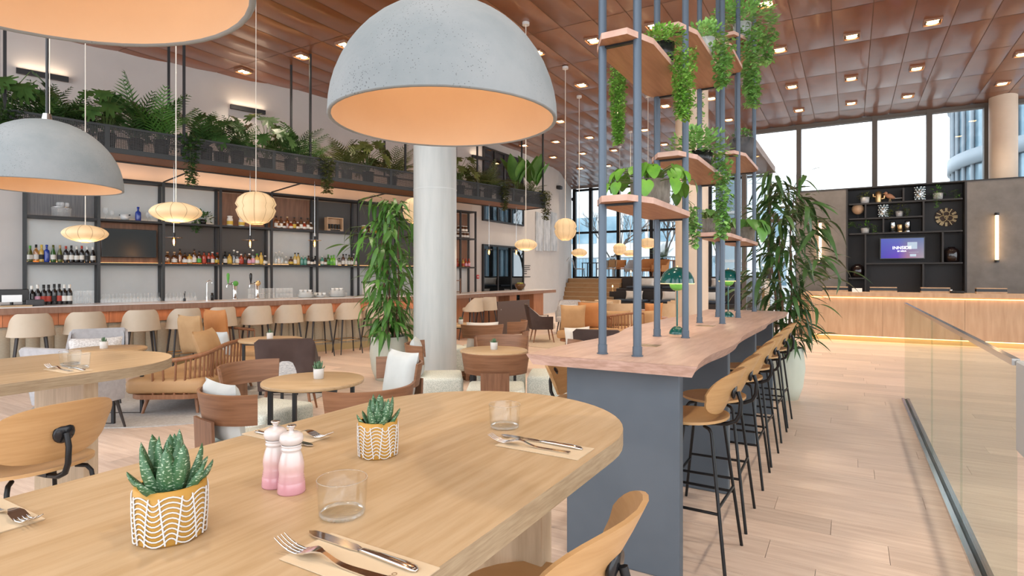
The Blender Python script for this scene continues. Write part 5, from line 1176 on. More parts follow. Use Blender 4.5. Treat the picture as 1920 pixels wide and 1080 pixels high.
# ---- loose cushions
def cushion(label, loc, rz, tilt, w_, h, d, mt, group='loose cushions', roll=0.):
    t = thing('cushion', label, 'cushion', loc, rz, group)
    def sid(sg):
        def f(u, v):
            x = (u-.5)*2; z = (v-.5)*2; e = (1-x**4)*(1-z**4); px = x*w_/2*(1-.07*(1-z*z)); pz = z*h/2*(1-.07*(1-x*x))
            y = sg*d/2*max(0, e)**.5; return (px, y, pz+h/2*.93)
        return f
    m = MB().sheet(sid(1), 12, 12).sheet(sid(-1), 12, 12); R = Matrix.Rotation(tilt, 4, 'X') @ Matrix.Rotation(roll, 4, 'Y'); m.v = [tuple(R @ Vector(q)) for q in m.v]
    m.build('cover', mt, t); return t
def chair_pt(x, y, rz, ly): return Vector((x-math.sin(rz)*ly, y+math.cos(rz)*ly, 0))
p = chair_pt(-1.66, 3.72, -.70, -.17); cushion('pale blue-grey cushion on the nearest bent-wood chair', (p.x, p.y, .463), -.70, .12, .42, .40, .13, 'cushion_pale')
p = chair_pt(-1.06, 4.72, 2.35, -.14); cushion('large pale grey cushion standing at the far side of the aloe table', (p.x, p.y, .463), 2.35+PI, -.18, .42, .42, .14, 'cushion_pale')
p = chair_pt(-.80, 6.05, -1.45, -.16); cushion('grey cushion on the chair against the white column', (p.x, p.y, .463), -1.45, .16, .40, .40, .13, 'cushion_pale')
p = chair_pt(-.44, 8.42, .1, -.15); cushion('cream cushion on the chair beyond the near tables', (p.x, p.y, .463), .1, .12, .46, .38, .12, 'cushion_cream')
# ---- upholstered armchair, +y front
def armchair(label, loc, rz, outer, inner, legs='spindle_wood', sc_=1., seatm=None, cat='chair', cut=False):
    t = thing('armchair', label, cat, loc, rz, 'upholstered armchairs'); t.scale = (sc_,)*3
    def sh(u, v):
        e = (u-.5)*2; a = abs(e); w_ = .30; top = .84-.26*min(1, max(0, (a-.40)/.28))**1.2
        if a < .45: x = e/.45*w_*.98; y = -.27-.02*math.cos(e/.45*PI/2)
        else:
            q = (a-.45)/.55; x = math.copysign(w_*(.98+.04*math.sin(q*PI)), e); y = -.27+.46*q
        zl = .30+.24*max(0, 1-(a/.25)**4) if cut and a < .25 else .30
        z = zl+(top-zl)*v; lean = -.10*v*(1 if a < .45 else max(0, 1-(a-.45)/.3))
        return (x*(1-.06*(1-v)), y+lean, z)
    MB().sheet(sh, 36, 6, .03).build('shell', outer, t)
    def inn(u, v): 
        x, y, z = sh(.04+.92*u, .05+.92*v); return (x*.88, y+.035, .32+(z-.32)*1.0 if not cut else .32+.5*v*(1 if abs(u-.5) < .2 else max(.3, 1-(abs(u-.5)-.2)/.2)))
    MB().sheet(inn, 30, 5).build('lining', inner, t)
    MB().rbox(-.26, .26, -.24, .25, .30, .45, .05, 3).build('seat_cushion', seatm or inner, t)
    for sx in (-1, 1):
        for sy in (-1, 1): MB().cyl((sx*.20, sy*.17-.01, .31), (sx*.25, sy*.23-.01, 0), .018, .010, n=8).build('leg', legs, t)
    return t
armchair('dark brown leather armchair seen from behind with plaid seat showing', (-2.40, 6.25, 0), .22, 'brown_leather', 'plaid_cloth', cut=True)
armchair('dark brown armchair facing right on the beige rug near the bar extension', (.68, 12.9, 0), -1.45, 'brown_leather', 'cushion_cream')
armchair('pale grey armchair facing the camera with its lace cushion against the bar', (-4.86, 6.75, 0), -2.6, 'grey_cloth', 'grey_cloth', 'stool_leg')
armchair('pale grey armchair behind the left high table, only its back rim visible', (-4.08, 5.5, 0), -.25, 'grey_cloth', 'lace_cloth', 'stool_leg')
armchair('pale grey armchair with lace cushion in front of the stairs', (1.42, 14.75, 0), 2.9, 'grey_cloth', 'lace_cloth', 'stool_leg')
armchair('dark brown curved armchair just behind the slate counter, white cushion in it', (1.12, 7.25, 0), -.3, 'brown_leather', 'cushion_cream')
armchair('pale armchair behind the slate counter left of the green lamp', (2.22, 8.75, 0), .3, 'lace_cloth', 'lace_cloth')
cushion('white lace rectangular cushion on the grey armchair by the bar', (-4.79, 6.64, .47), -2.6+PI, -.2, .52, .32, .12, 'lace_cloth')
cushion('white lace cushion on the armchair before the stairs', (1.40, 14.60, .46), 2.9+PI, -.2, .5, .3, .12, 'lace_cloth')
cushion('white square cushion leaning in the brown armchair behind the counter', (.86, 7.45, .44), .5, -.1, .40, .40, .12, 'cushion_cream')
# ---- tan spindle-rail sofas
def spindle_sofa(label, loc, rz, L=1.75, Wd=.82):
    "length along y, back rail on the +x side wrapping round the -y end"
    t = thing('spindle_sofa', label, 'sofa', loc, rz, 'tan spindle-rail sofas')
    MB().rbox(-Wd/2, Wd/2, -L/2, L/2, .235, .40, .06, 3).build('seat_cushion', 'tan_leather', t)
    r = .22; P = [(-Wd/2+r*(1-math.cos(q)), 0) for q in (0,)]
    m = MB(); pts = []
    for cx_, cy_, a0 in ((Wd/2-r, L/2-r, 0), (-Wd/2+r, L/2-r, 90), (-Wd/2+r, -L/2+r, 180), (Wd/2-r, -L/2+r, 270)):
        for q in range(7): a = math.radians(a0+15*q); pts.append((cx_+r*.98*math.cos(a), cy_+r*.98*math.sin(a)))
    m.prism(pts, .185, .234); m.build('base_frame', 'spindle_wood', t)
    for sx in (-1, 1):
        for sy in (-1, 1): MB().cyl((sx*(Wd/2-.16), sy*(L/2-.18), .19), (sx*(Wd/2-.12), sy*(L/2-.13), 0), .025, .013, n=10).build('leg', 'spindle_wood', t)
    R = .26; path = []
    for k in range(6): path.append((-.12+(Wd/2-R+.12)*k/5, -L/2+.03))
    for k in range(1, 9): a = -PI/2+PI/2*k/8; path.append((Wd/2-R+(R-.03)*math.cos(a), -L/2+R+(R-.03)*math.sin(a)))
    for k in range(1, 9): path.append((Wd/2-.03, -L/2+R+(L*.42)*k/8))
    n = len(path); zt = lambda k: .57+.13*min(1, k/(n*.75))
    MB().tube([(x+.03*(1 if x > 0 else 0), y-.02, zt(k)) for k, (x, y) in enumerate(path)], .024, 8).build('top_rail', 'spindle_wood', t)
    for k in range(0, n, 1):
        if k < 6 and k % 2: continue
        x, y = path[k]; MB().cyl((x, y, .22), (x+.03*(1 if x > 0 else 0), y-.02, zt(k)), .013, .010, n=7).build('spindle', 'spindle_wood', t)
    return t
spindle_sofa('tan leather sofa with wooden spindle rail nearest the left, one leg visible', (-3.72, 6.95, 0), .06)
spindle_sofa('second tan spindle sofa behind, holding two upright rust cushions', (-4.20, 9.0, 0), PI+.35, 1.5, .8)
spindle_sofa('tan spindle sofa near the brown armchair seen past the slate pole', (1.60, 11.75, 0), 2.5, 1.4, .8)
spindle_sofa('tan spindle sofa with its railed back towards the counter', (2.55, 12.35, 0), -1.45, 1.3, .8)
cushion('tan cushion lying against the rail of the near spindle sofa', (-3.50, 6.85, .40), PI/2+.1, -.35, .55, .50, .15, 'cushion_tan')
cushion('tan wrinkled cushion standing at the left of the sofa pair', (-4.50, 8.15, .40), -.5, .12, .50, .56, .16, 'cushion_tan')
cushion('rust orange cushion, tallest, standing behind the tan one', (-4.35, 8.55, .40), -.5, .1, .50, .62, .16, 'cushion_rust')
cushion('small pale blue cushion between the rust and tan cushions', (-4.02, 8.0, .40), -.4, .2, .36, .34, .12, 'cushion_pale')
cushion('tan cushion on the far sofa by the brown armchair', (1.22, 11.6, .40), .1, .1, .52, .52, .16, 'cushion_tan'); cushion('amber cushion behind the tan one on the far sofa', (1.62, 12.0, .40), -.1, .1, .50, .56, .16, 'cushion_rust')
cushion('long tan cushion on the left half of the railed sofa', (2.25, 12.5, .40), .1, .15, .62, .34, .16, 'cushion_tan'); cushion('long tan cushion on the right half of the railed sofa', (2.85, 12.55, .40), .1, .15, .50, .34, .16, 'cushion_tan')
cushion('orange diamond-set cushion at the right end of the railed sofa', (3.12, 12.8, .40), .3, .1, .46, .50, .16, 'cushion_rust')
# ---- beige tub chairs and low tables farther back
def tub(label, loc, rz):
    t = thing('tub_chair', label, 'chair', loc, rz, 'beige tub chairs near the stairs')
    MB().rbox(-.30, .30, -.25, .35, .0, .42, .07, 3).build('seat', 'beige_cloth', t)
    def sh(u, v):
        e = (u-.5)*2; th = -PI/2+e*1.75; r = .38; return (r*math.cos(th), r*math.sin(th)*.95, .001+.72*v)
    MB().sheet(sh, 20, 4, -.09).build('back', 'beige_cloth', t)
    return t
tb0 = tub('beige tub chair left of the group by the stairs', (2.50, 17.0, 0), -.5)
for x, y, rz, lab in ((3.02, 15.9, -.2, 'beige tub chair nearest, centre of the stair group'), (2.98, 17.6, -2.4, 'beige tub chair behind the low wooden table'), (4.35, 15.8, .6, 'beige tub chair at the right of the stair group, by the column'), (4.75, 17.2, 1.2, 'beige tub chair farthest right behind the slate pole')): dup(tb0, (x, y, 0), rz, lab)
ctb = thing('coffee_table', 'low wooden drum table among the beige tub chairs', 'table', (3.55, 16.8, 0)); MB().lathe([(.0005, .44), (.44, .44), (.45, .46), (.44, .48), (.0005, .48)], 28).build('table_top', 'spindle_wood', ctb); MB().cyl((0, 0, 0), (0, 0, .44), .2, .2, n=20).build('drum', 'spindle_wood', ctb)
ctc = thing('coffee_table', 'second low wooden table nearer the railed sofa', 'table', (3.45, 14.2, 0)); MB().lathe([(.0005, .42), (.36, .42), (.37, .44), (.36, .46), (.0005, .46)], 28).build('table_top', 'spindle_wood', ctc)
for k in range(3): MB().cyl((.2*math.cos(k*2.1), .2*math.sin(k*2.1), .42), (.28*math.cos(k*2.1), .28*math.sin(k*2.1), 0), .018, .012, n=8).build('leg', 'spindle_wood', ctc)
# ---- rugs
tag(MB().cyl((0, 0, .001), (0, 0, .012), 1.62, n=64, sm=False).build('round_rug', 'rug_grey', None, (-3.95, 7.25, 0)), 'round grey rug under the near spindle sofa', 'rug')
tag(MB().cyl((0, 0, .001), (0, 0, .012), 1.5, n=64, sm=False).build('round_rug', 'rug_beige', None, (1.55, 13.0, 0)), 'round beige rug under the brown armchair', 'rug')
# ---- tiered seating right of the stairs
ti = thing('tiered_seating', 'dark tiered bench seating beside the oak stairs', 'bench', AB(22.3, 0), RA)
T0, T1 = -8.75, -2.95
MB().box(T0, T1, 0, .75, 0, .40).build('tier_base', 'tier_dark', ti); MB().box(T0+.0, T1, .75, .9, 0, .80).build('tier_back', 'tier_dark', ti)
MB().box(T0+.25, T1, .9, 1.65, 0, .92).build('tier_base', 'tier_dark', ti); MB().box(T0+.25, T1, 1.65, 1.85, 0, 1.42).build('tier_back', 'tier_dark', ti)
g3 = 'pale cushions on the tiers'
for k in range(3):
    MB().rbox(T0+.45+k*1.5, T0+1.7+k*1.5, .05, .73, .401, .50, .04, 2).build('seat_pad', 'tier_cushion', ti); MB().rbox(T0+.65+k*1.5, T0+1.95+k*1.5, .95, 1.63, .921, 1.02, .04, 2).build('seat_pad', 'tier_cushion', ti)
for k in range(3):
    for row, (yy, zz, o) in enumerate(((.50, .505, .55), (1.42, 1.022, .75))):
        p = AB(22.3+yy, T0+o+.6+k*1.5, zz); cushion(f'{["left", "middle", "right"][k]} oblong pale cushion on the {["lower", "upper"][row]} tier', p, RA, -.25, .72, .36, .14, 'cushion_cream', g3)
# ---- landing furniture
LZ = 1.331
def dining(label, loc, rz, mt, frame='table_black'):
    t = thing('dining_chair', label, 'chair', loc, rz, 'chairs on the landing')
    MB().rbox(-.24, .24, -.22, .24, .42, .47, .02, 2).build('seat', mt, t)
    def bk_(u, v): return ((u-.5)*.46, -.22-.10*v-.03*math.cos((u-.5)*PI), .50+.36*v)
    MB().sheet(bk_, 8, 4, -.03).build('backrest', mt, t)
    for sx in (-1, 1):
        MB().cyl((sx*.21, .19, .43), (sx*.23, .23, 0), .014, .010, n=6).build('leg', frame, t); MB().cyl((sx*.21, -.24, .80), (sx*.22, -.24, 0), .014, .010, n=6).build('leg', frame, t)
    return t
lp = lambda u, a: AB(a, onA(u, 500, a)[0], LZ)
d0 = dining('grey chair with dark frame at the left end of the landing', lp(1087, 25.3), RA-1.2, 'grey_cloth')
dup(d0, lp(1130, 25.7), RA+PI, 'chair on the landing behind the first slate pole'); 
dining('amber leather chair on the landing between the slate poles', lp(1163, 25.6), RA+PI+.2, 'cushion_rust'); dining('brown seated chair at the landing table, right of the amber one', lp(1141, 25.1), RA+PI-.3, 'tan_leather')
armchair('grey lounge armchair on the landing', lp(1185, 25.3), RA+PI, 'grey_cloth', 'grey_cloth', 'spindle_wood', 1.0); armchair('orange leather armchair on the landing above the tiers', lp(1211, 25.35), RA+PI, 'cushion_rust', 'cushion_rust', 'spindle_wood', 1.05); armchair('second orange leather armchair, on the landing by the bookshelf', lp(1236, 25.05), RA+PI-.4, 'cushion_rust', 'cushion_rust', 'spindle_wood', 1.0)
dt = thing('landing_table', 'dark dining table on the landing by the glass', 'table', lp(1110, 25.7), RA); MB().box(-.4, .4, -.35, .35, .71, .74).build('table_top', 'table_black', dt)
for sx in (-1, 1):
    for sy in (-1, 1): MB().box(sx*.36-.02, sx*.36+.02, sy*.31-.02, sy*.31+.02, 0, .71).build('leg', 'table_black', dt)
ls_ = thing('low_bookshelf', 'low dark bookshelf on the landing by the column', 'bookshelf', lp(1264, 25.95), RA); MB().box(-.5, .5, -.15, .15, .78, .82).box(-.5, .5, -.15, .15, 0, .05).box(-.5, .5, -.15, .15, .4, .44).build('boards', 'spindle_wood', ls_); MB().box(-.5, -.46, -.15, .15, 0, .8).box(.46, .5, -.15, .15, 0, .8).box(-.02, .02, -.15, .15, 0, .8).build('uprights', 'spindle_wood', ls_)
palm_plant('small dark palm on the landing behind the bookshelf', lp(1241, 25.92)+Vector((0, 0, 0)), 1.0, 'leaf_dark', 12, 77, ph=.9, pr=.16, L=.6)
def candle(label, loc):
    t = thing('candle_lantern', label, 'candle', loc); MB().cyl((0, 0, 0), (0, 0, .02), .05, n=12).cyl((0, 0, .02), (0, 0, .16), .016, n=8).build('holder', 'brass', t); MB().lathe([(.0005, .16), (.025, .19), (.02, .23), (.0005, .27)], 10).build('flame', 'flame', t)
candle('candle light at the left end of the lower tier', AB(22.3+.82, T0+.12, .801)); candle('candle light on the upper tier back between cushions', AB(22.3+1.75, T0+2.3, 1.421)); candle('candle light on the upper tier back, leftmost', AB(22.3+1.75, T0+.6, 1.421))
# ================================================================ RECEPTION
WA = 17.2; ND = .38
rw = sempty('wall_reception', 'freestanding reception wall with grey plaster panels and dark shelf niche', 'wall', AB(WA, 0), RA)
bL = onA(1493, 450, WA)[0]; bN0 = onA(1588, 450, WA)[0]; bN1 = onA(1811, 450, WA)[0]; bR = 5.6; TZ_ = 3.70
MB().box(bL, bN0, 0, .5, 0, TZ_).build('panel', 'recep_wall', rw); MB().box(bN1, bR, 0, .5, 0, TZ_).build('panel', 'recep_wall', rw)
MB().box(bN0, bN1, ND, .5, 0, TZ_).build('niche_back', 'recep_dark', rw)
MB().box(bL-.01, bR, -.01, .51, TZ_, TZ_+.03).build('cap_strip', 'recep_dark', rw); MB().box(bL-.02, bL, -.005, .5, 0, TZ_).build('edge_strip', 'recep_dark', rw)
for b in (bN0, bN1): MB().box(b-.02, b+.02, -.006, .36, 0, TZ_).build('niche_jamb', 'recep_dark', rw)
sh = thing('display_shelf', 'dark irregular display shelves set in the reception wall', 'shelf', AB(WA, 0), RA)
def cz(x, y): return onA(1580+x/4.908, 335+y/4.908, WA)
for x0, y0, x1, y1 in ((60, 238, 1105, 183), (60, 375, 735, 345), (60, 512, 1105, 478), (215, 785, 1105, 772), (55, 918, 205, 915)):
    b0, z0 = cz(x0, y0); b1, z1 = cz(x1, y1); z = (z0+z1)/2; MB().box(max(b0, bN0+.02), min(b1, bN1-.02), .0, ND, z-.018, z+.018).build('shelf_board', 'recep_dark', sh)
for x, y0, y1 in ((210, 232, 370), (560, 85, 212), (745, 205, 490), (375, 362, 500), (210, 508, 1040), (922, 485, 772), (742, 780, 1045)):
    b, z1 = cz(x, y0); _, z0 = cz(x, y1); MB().box(b-.018, b+.018, .0, ND, z0+.0, z1).build('divider', 'recep_dark', sh)
HZS = [sum(cz(x, y)[1] for x, y in p)/2+.019 for p in (((60, 238), (1105, 183)), ((60, 375), (735, 345)), ((60, 512), (1105, 478)), ((215, 785), (1105, 772)), ((55, 918), (205, 915)))]
def sp_(x, row): return AB(WA+.17, cz(x, 300)[0], HZS[row])
def rplant(label, x, row, pr, ph, seed, mt, vines=(), nb=90, br=.16, pot='white_pot'): trailing('shelf_plant', label, sp_(x, row), pot, pr*.8, ph*.8, mt, .055, list(vines), nb, br, seed, group='plants on the reception shelves')
rplant('bushy plant in a pale round pot on the top left reception shelf', 205, 0, .13, .2, 61, 'leaf_olive', nb=120)
rplant('trailing plant in a white pot on the top right reception shelf', 885, 0, .13, .2, 62, 'leaf_mid', [(-.04, -.16, .42, .10, 60, .2), (.35, -.05, .2, .14, 30, .2)], br=.22)
rplant('bright spilling plant in the middle of the second reception shelf', 525, 1, .10, .18, 63, 'leaf_olive', [(-.2, -.1, .22, .08, 50, .2), (.16, -.1, .22, .08, 40, .2)], 110, .24)
rplant('yellow green plant in a white pot on the third reception shelf', 207, 2, .12, .17, 64, 'leaf_bright', [(-.3, -.08, .12, .12, 50, .3), (.2, -.1, .25, .1, 30, .2)], 80, .22)
def bubble_vase(label, x, row, H, R):
    t = thing('bubble_vase', label, 'vase', sp_(x, row), 0, 'mirrored bubble vases'); m = MB(); rows = 6
    MB().lathe([(.0005, 0), (R*.8, 0), (R*.85, H*.5), (R*.7, H), (R*.6, H), (.0005, .02)], 16).build('core', 'mirror_vase', t)
    for j in range(rows):
        for i in range(8):
            th = 2*PI*(i+.5*(j % 2))/8; r = H/rows*.52; z = r+(H-2*r)*j/(rows-1); rr = R*.82
            m.lathe([(r*math.cos(a), r*math.sin(a)) for a in [(-PI/2+PI*q/5) for q in range(6)]], 8, c=(rr*math.cos(th), rr*math.sin(th), z))
    m.build('bubbles', 'mirror_vase', t)
bubble_vase('silver bubble vase on the top reception shelf', 715, 0, .36, .125); bubble_vase('silver bubble vase on the second reception shelf', 375, 1, .34, .12)
cc = thing('cactus_figure', 'small golden cactus figurine on the top reception shelf', 'figurine', sp_(332, 0), RA)
MB().lathe([(.0005, 0), (.06, 0), (.065, .02), (.07, .2), (.055, .28), (.0005, .31)], 14, rad=lambda th, z: 1+.06*math.cos(8*th)).build('stem', 'gold', cc); MB().tube([(.06, 0, .1), (.12, 0, .11), (.125, 0, .18)], .025, 8).tube([(-.06, 0, .16), (-.11, 0, .17), (-.115, 0, .23)], .022, 8).build('arm', 'gold', cc)
bi = thing('bird_figure', 'small salmon bird figurine on the top reception shelf', 'figurine', sp_(440, 0), RA)
MB().lathe([(.0005, -.13), (.03, -.10), (.06, -.02), (.06, .04), (.04, .09), (.0005, .11)], 12, mx=Matrix.Translation((0, 0, .15)) @ Matrix.Rotation(-1.1, 4, 'Y')).build('body', 'salmon', bi)
MB().lathe([(.0005, -.05), (.04, -.02), (.042, .02), (.0005, .05)], 10, c=(-.09, 0, .23)).build('head', 'salmon', bi); MB().cyl((-.125, 0, .23), (-.17, 0, .225), .012, .001, n=6).build('beak', 'gold', bi); MB().box(.10, .26, -.02, .02, .085, .10).build('tail', 'white_paint', bi); MB().cyl((-.02, .02, .0), (-.01, .02, .11), .006, n=5).cyl((.02, -.02, .0), (.0, -.02, .11), .006, n=5).build('leg', 'gold', bi)
gl = thing('globe', 'small wooden globe on a stand on the second reception shelf', 'globe', sp_(140, 1), RA); MB().lathe([(.14*math.cos(a) if abs(a) < 1.55 else .0005, .25+.14*math.sin(a)) for a in [(-PI/2+PI*q/12) for q in range(13)]], 22).build('ball', 'desk_oak', gl); MB().cyl((0, 0, 0), (0, 0, .02), .06, n=14).cyl((0, 0, .02), (0, 0, .11), .012, n=8).build('stand', 'frame_dark', gl); MB().tube([(.16*math.cos(a), 0, .25+.16*math.sin(a)) for a in [(-PI*.6+PI*.7*q/10) for q in range(11)]], .007, 6).build('meridian', 'frame_dark', gl)
def canister(label, x, H, R, mt, cap):
    t = thing('canister', label, 'canister', sp_(x, 2), 0, 'metallic canisters'); MB().lathe([(.0005, 0), (R, 0), (R, H*.9), (R*.9, H), (.0005, H)], 18).build('body', mt, t); MB().cyl((0, 0, .0), (0, 0, .03), R+.004, n=18).build('base', cap, t)
canister('left of the three metallic canisters on the third shelf', 463, .28, .065, 'mirror_vase', 'frame_dark'); canister('short copper canister in the middle of the third shelf', 530, .2, .058, 'gold', 'gold'); canister('right of the three metallic canisters on the third shelf', 603, .28, .065, 'mirror_vase', 'steel')
def dark_vase(label, x, row, s):
    t = thing('dark_vase', label, 'vase', sp_(x, row), 0, 'glossy dark vases'); MB().lathe([(r*s, z*s) for r, z in ((.0005, 0), (.14, 0), (.17, .04), (.18, .2), (.17, .30), (.12, .36), (.08, .375), (.075, .40), (.06, .40), (.0005, .37))], 24).build('body', 'dark_vase', t)
dark_vase('glossy black vase in the right reception niche beside the screen', 1010, 3, .92); dark_vase('glossy black vase in the lower left reception niche', 137, 4, .86)
# clock
ck = thing('wall_clock', 'open gold clock with roman numerals and gears in the reception niche', 'clock', AB(WA+ND-.03, cz(915, 345)[0]+.12, cz(915, 345)[1]), RA); R = .30
for rr in (R, R*.62): MB().tube([(rr*math.cos(2*PI*i/40), 0, rr*math.sin(2*PI*i/40)) for i in range(40)], .010, 5, closed=True).build('ring', 'clock_brown', ck)
MB().cyl((0, .012, 0), (0, .018, 0), R*1.02, n=40).build('backing', 'clock_brown', ck)
for i in range(12):
    th = PI/2-2*PI*i/12; n = [2, 1, 2, 3, 2, 1, 2, 3, 3, 2, 1, 2][i]
    for q in range(n): 
        x = (q-(n-1)/2)*.034; mx = Matrix.Rotation(-(th-PI/2), 4, 'Y') @ Matrix.Translation((x, -.012, R*.81)); MB().box(-.011, .011, -.008, .008, -.065, .065, mx).build('numeral_stroke', 'clock_gold', ck)
for x, z, r in ((0, .11, .085), (-.1, -.05, .10), (.1, -.04, .09), (0, 0, .05)): MB().tube([(x+r*math.cos(2*PI*i/18)*(1+.07*(i % 2)), -.02, z+r*math.sin(2*PI*i/18)*(1+.07*(i % 2))) for i in range(18)], .014, 5, closed=True).build('gear', 'clock_gold', ck)
ck.scale = (.72,)*3
# screen
b0, z1 = cz(345, 545); b1, z0 = cz(762, 735)
ts = thing('reception_screen', 'blue violet reception screen with white lettering in the dark niche', 'screen', AB(WA+.12, 0), RA)
MB().box(b0, b1, 0, .05, z0, z1).build('housing', 'plastic_black', ts); MB().box(b0+.02, b1-.02, -.002, .0, z0+.02, z1-.02).build('picture', 'screen_picture', ts); MB().box((b0+b1)/2-.15, (b0+b1)/2+.15, .05, ND-.12, z0+.2, z1-.2).build('wall_mount', 'plastic_black', ts)
def lettering(body, size, loc, parent, mt, rot, bold=0., align='CENTER'):
    cu = bpy.data.curves.new('print', 'FONT'); cu.body = body; cu.size = size; cu.extrude = .001; cu.offset = bold; cu.align_x = align
    tmp = bpy.data.objects.new('tmp', cu); C.objects.link(tmp); bpy.context.view_layer.update()
    me = bpy.data.meshes.new_from_object(tmp.evaluated_get(bpy.context.evaluated_depsgraph_get())); bpy.data.objects.remove(tmp)
    return put('lettering', me, mt, parent, loc, rot=rot)
mc_, mz = cz(548, 630); lettering('INNSIDE', .105, (mc_, -.005, mz-.045), ts, 'screen_ink', (PI/2, 0, 0), .0012); lettering('BY MELIA', .045, (mc_, -.005, mz-.11), ts, 'screen_ink', (PI/2, 0, 0), .0006)
mat('screen_card', (.2, .2, .22), .5, emis=(.17, .23, .28), es=.9)
ph0, pz0 = cz(600, 715); ph1, pz1 = cz(690, 580)
MB().box(ph0, ph1, -.0045, -.003, pz1-.17, pz1).box(ph0+.03, ph1+.03, -.0045, -.003, pz0+.10, pz1-.25).box(ph0+.05, ph1-.02, -.0045, -.003, pz0, pz0+.06).build('phone_graphic', 'screen_card', ts)
# sconces
for u, v0, v1, lab in ((1538, 414, 496, 'glowing vertical tube sconce on the left reception panel'), (1869, 399, 492, 'glowing vertical tube sconce on the right reception panel')):
    b, za = onA(u, v0, WA-.07); _, zb = onA(u, v1, WA-.07); t = thing('tube_sconce', lab, 'light', AB(WA, b), RA, 'tube sconces')
    MB().cyl((0, -.09, zb+.06), (0, -.09, za-.06), .032, n=16).build('tube', 'sconce_glow', t); MB().cyl((0, -.09, zb), (0, -.09, zb+.06), .042, n=16).cyl((0, -.09, za-.06), (0, -.09, za), .042, n=16).build('end_cap', 'frame_dark', t); MB().box(-.03, .03, -.05, 0, zb+.01, zb+.05).box(-.03, .03, -.05, 0, za-.05, za-.01).build('bracket', 'frame_dark', t)
# desk
DA = 15.15; d0_ = onA(1509, 547, DA)[0]; dz = 1.10
dk = thing('reception_desk', 'long oak reception desk with glowing strips under top and base', 'desk', AB(DA, 0), RA); dR = 5.2
MB().box(d0_, dR, 0, .75, dz-.085, dz).build('desk_top', 'desk_oak', dk)
x = d0_+.09; k = 0
while x < dR-.05:
    x2 = min(x+1.45, dR); MB().box(x+.002, x2-.002, .07, .11, .12, dz-.125).build('front_panel', 'desk_oak', dk); x = x2
MB().box(d0_+.09, dR, .112, .7, .12, dz-.086).build('carcass', 'desk_oak', dk); MB().box(d0_+.14, dR, .13, .66, 0, .12).build('plinth', 'kick_brass', dk)
MB().box(d0_+.09, dR, .085, .105, dz-.122, dz-.112).build('led_strip', 'led_warm', dk); MB().box(d0_+.14, dR, .09, .11, .104, .116).build('led_strip', 'led_warm', dk)
lamp('desk_led', 'AREA', ((d0_+dR)/2, .05, dz-.10), 2.5, (1., .55, .25), dk, (dR-d0_, .03)); lamp('plinth_led', 'AREA', ((d0_+dR)/2, .08, .10), 2.5, (1., .6, .25), dk, (dR-d0_, .03))
rt = thing('desk_return', 'lower oak side unit at the left end of the reception desk', 'cabinet', AB(DA+.7, 0), RA); bq = onA(1491, 600, DA+.7)[0]; MB().box(bq, bq+.42, 0, 1.0, 0, 1.04).build('body', 'desk_oak', rt)
for i, (u0, u1) in enumerate(((1542, 1590), (1631, 1682), (1727, 1782), (1831, 1889))):
    q0, q1 = onA(u0, 545, DA+.35)[0], onA(u1, 545, DA+.35)[0]; t = thing('desk_hood', f'low oak screen hood with black slot, {ORD[i]} from the left on the reception desk', 'screen hood', AB(DA+.35, 0, dz), RA, 'screen hoods')
    MB().box(q0, q1, 0, .18, 0, .04).build('base', 'desk_oak', t); MB().box(q0, q1, .01, .18, .04, .10).build('slot', 'plastic_black', t); MB().box(q0, q1, 0, .19, .10, .118).build('hood', 'desk_oak', t)
cs = thing('card_stand', 'small white card stand on the reception desk', 'sign', AB(DA+.3, onA(1607, 545, DA+.3)[0], dz), RA); MB().add([(-.1, 0, 0), (.1, 0, 0), (.1, .04, .09), (-.1, .04, .09), (-.1, .08, 0), (.1, .08, 0)], [(0, 1, 2, 3), (3, 2, 5, 4), (0, 3, 4), (1, 5, 2), (0, 4, 5, 1)]).build('card', 'paper', cs)
tp = thing('desk_phone', 'small black desk phone beside the third screen hood', 'telephone', AB(DA+.4, onA(1790, 545, DA+.4)[0], dz), RA); MB().rbox(-.09, .16, -.08, .08, 0, .05, .01, 1).build('base', 'plastic_black', tp); MB().rbox(-.10, -.05, -.1, .1, .045, .085, .012, 2).build('handset', 'steel', tp)
# ================================================================ HANGING LAMPS AND DOWNLIGHTS
def lantern(label, u, v, Y, D, H, kind):
    p = RAY(u, v, Y); t = thing('bubble_lantern', label, 'lamp', (p.x, p.y, 0), 0, 'glowing bubble lanterns'); zc = p.z; R = D/2; n = 40; nr = 10
    if kind == 'saucer': pr = [(max(.16, math.cos(a)*(1-.06*abs(math.sin(a)))), math.sin(a)*.98) for a in [(-1.42+2.84*i/18) for i in range(19)]]
    else: pr = [(q, zz) for q, zz in ((.34, -1), (.60, -.88), (.84, -.55), (.965, -.16), (.87, .03), (.985, .24), (.86, .62), (.58, .88), (.26, 1))]
    def rad(th, z): return 1-(.035 if kind == 'saucer' else .05)*abs(math.cos(nr/2*th))**6
    m = MB().lathe([(max(.06*1, r)*R, zc+z*H/2) for r, z in pr], n, rad=rad)
    shd = m.build('shade', 'lantern_skin', t)
    for k in range(nr):
        th = 2*PI*k/nr; MB().tube([(max(.06, r)*R*.968*math.cos(th), max(.06, r)*R*.968*math.sin(th), zc+z*H/2) for r, z in pr], .0022, 4, cap=False).build('rib', 'wire', shd)
    r0 = pr[0][0]*R; MB().lathe([(r0*1.02, zc-H/2-.004), (r0*1.05, zc-H/2), (r0*1.02, zc-H/2+.004)], 20).build('bottom_ring', 'wire', shd)
    MB().cyl((0, 0, zc+H/2-.03), (0, 0, CEIL+.02), .0045 if Y < 9 else .007, n=6).build('cord', 'cord_white', t)
    MB().cyl((0, 0, CEIL-.02), (0, 0, CEIL+.03), .06, n=16).build('ceiling_rose', 'white_paint', t)
    lamp('glow', 'POINT', (0, 0, zc-H/2-.06), 3., (1., .66, .36), t, .08)
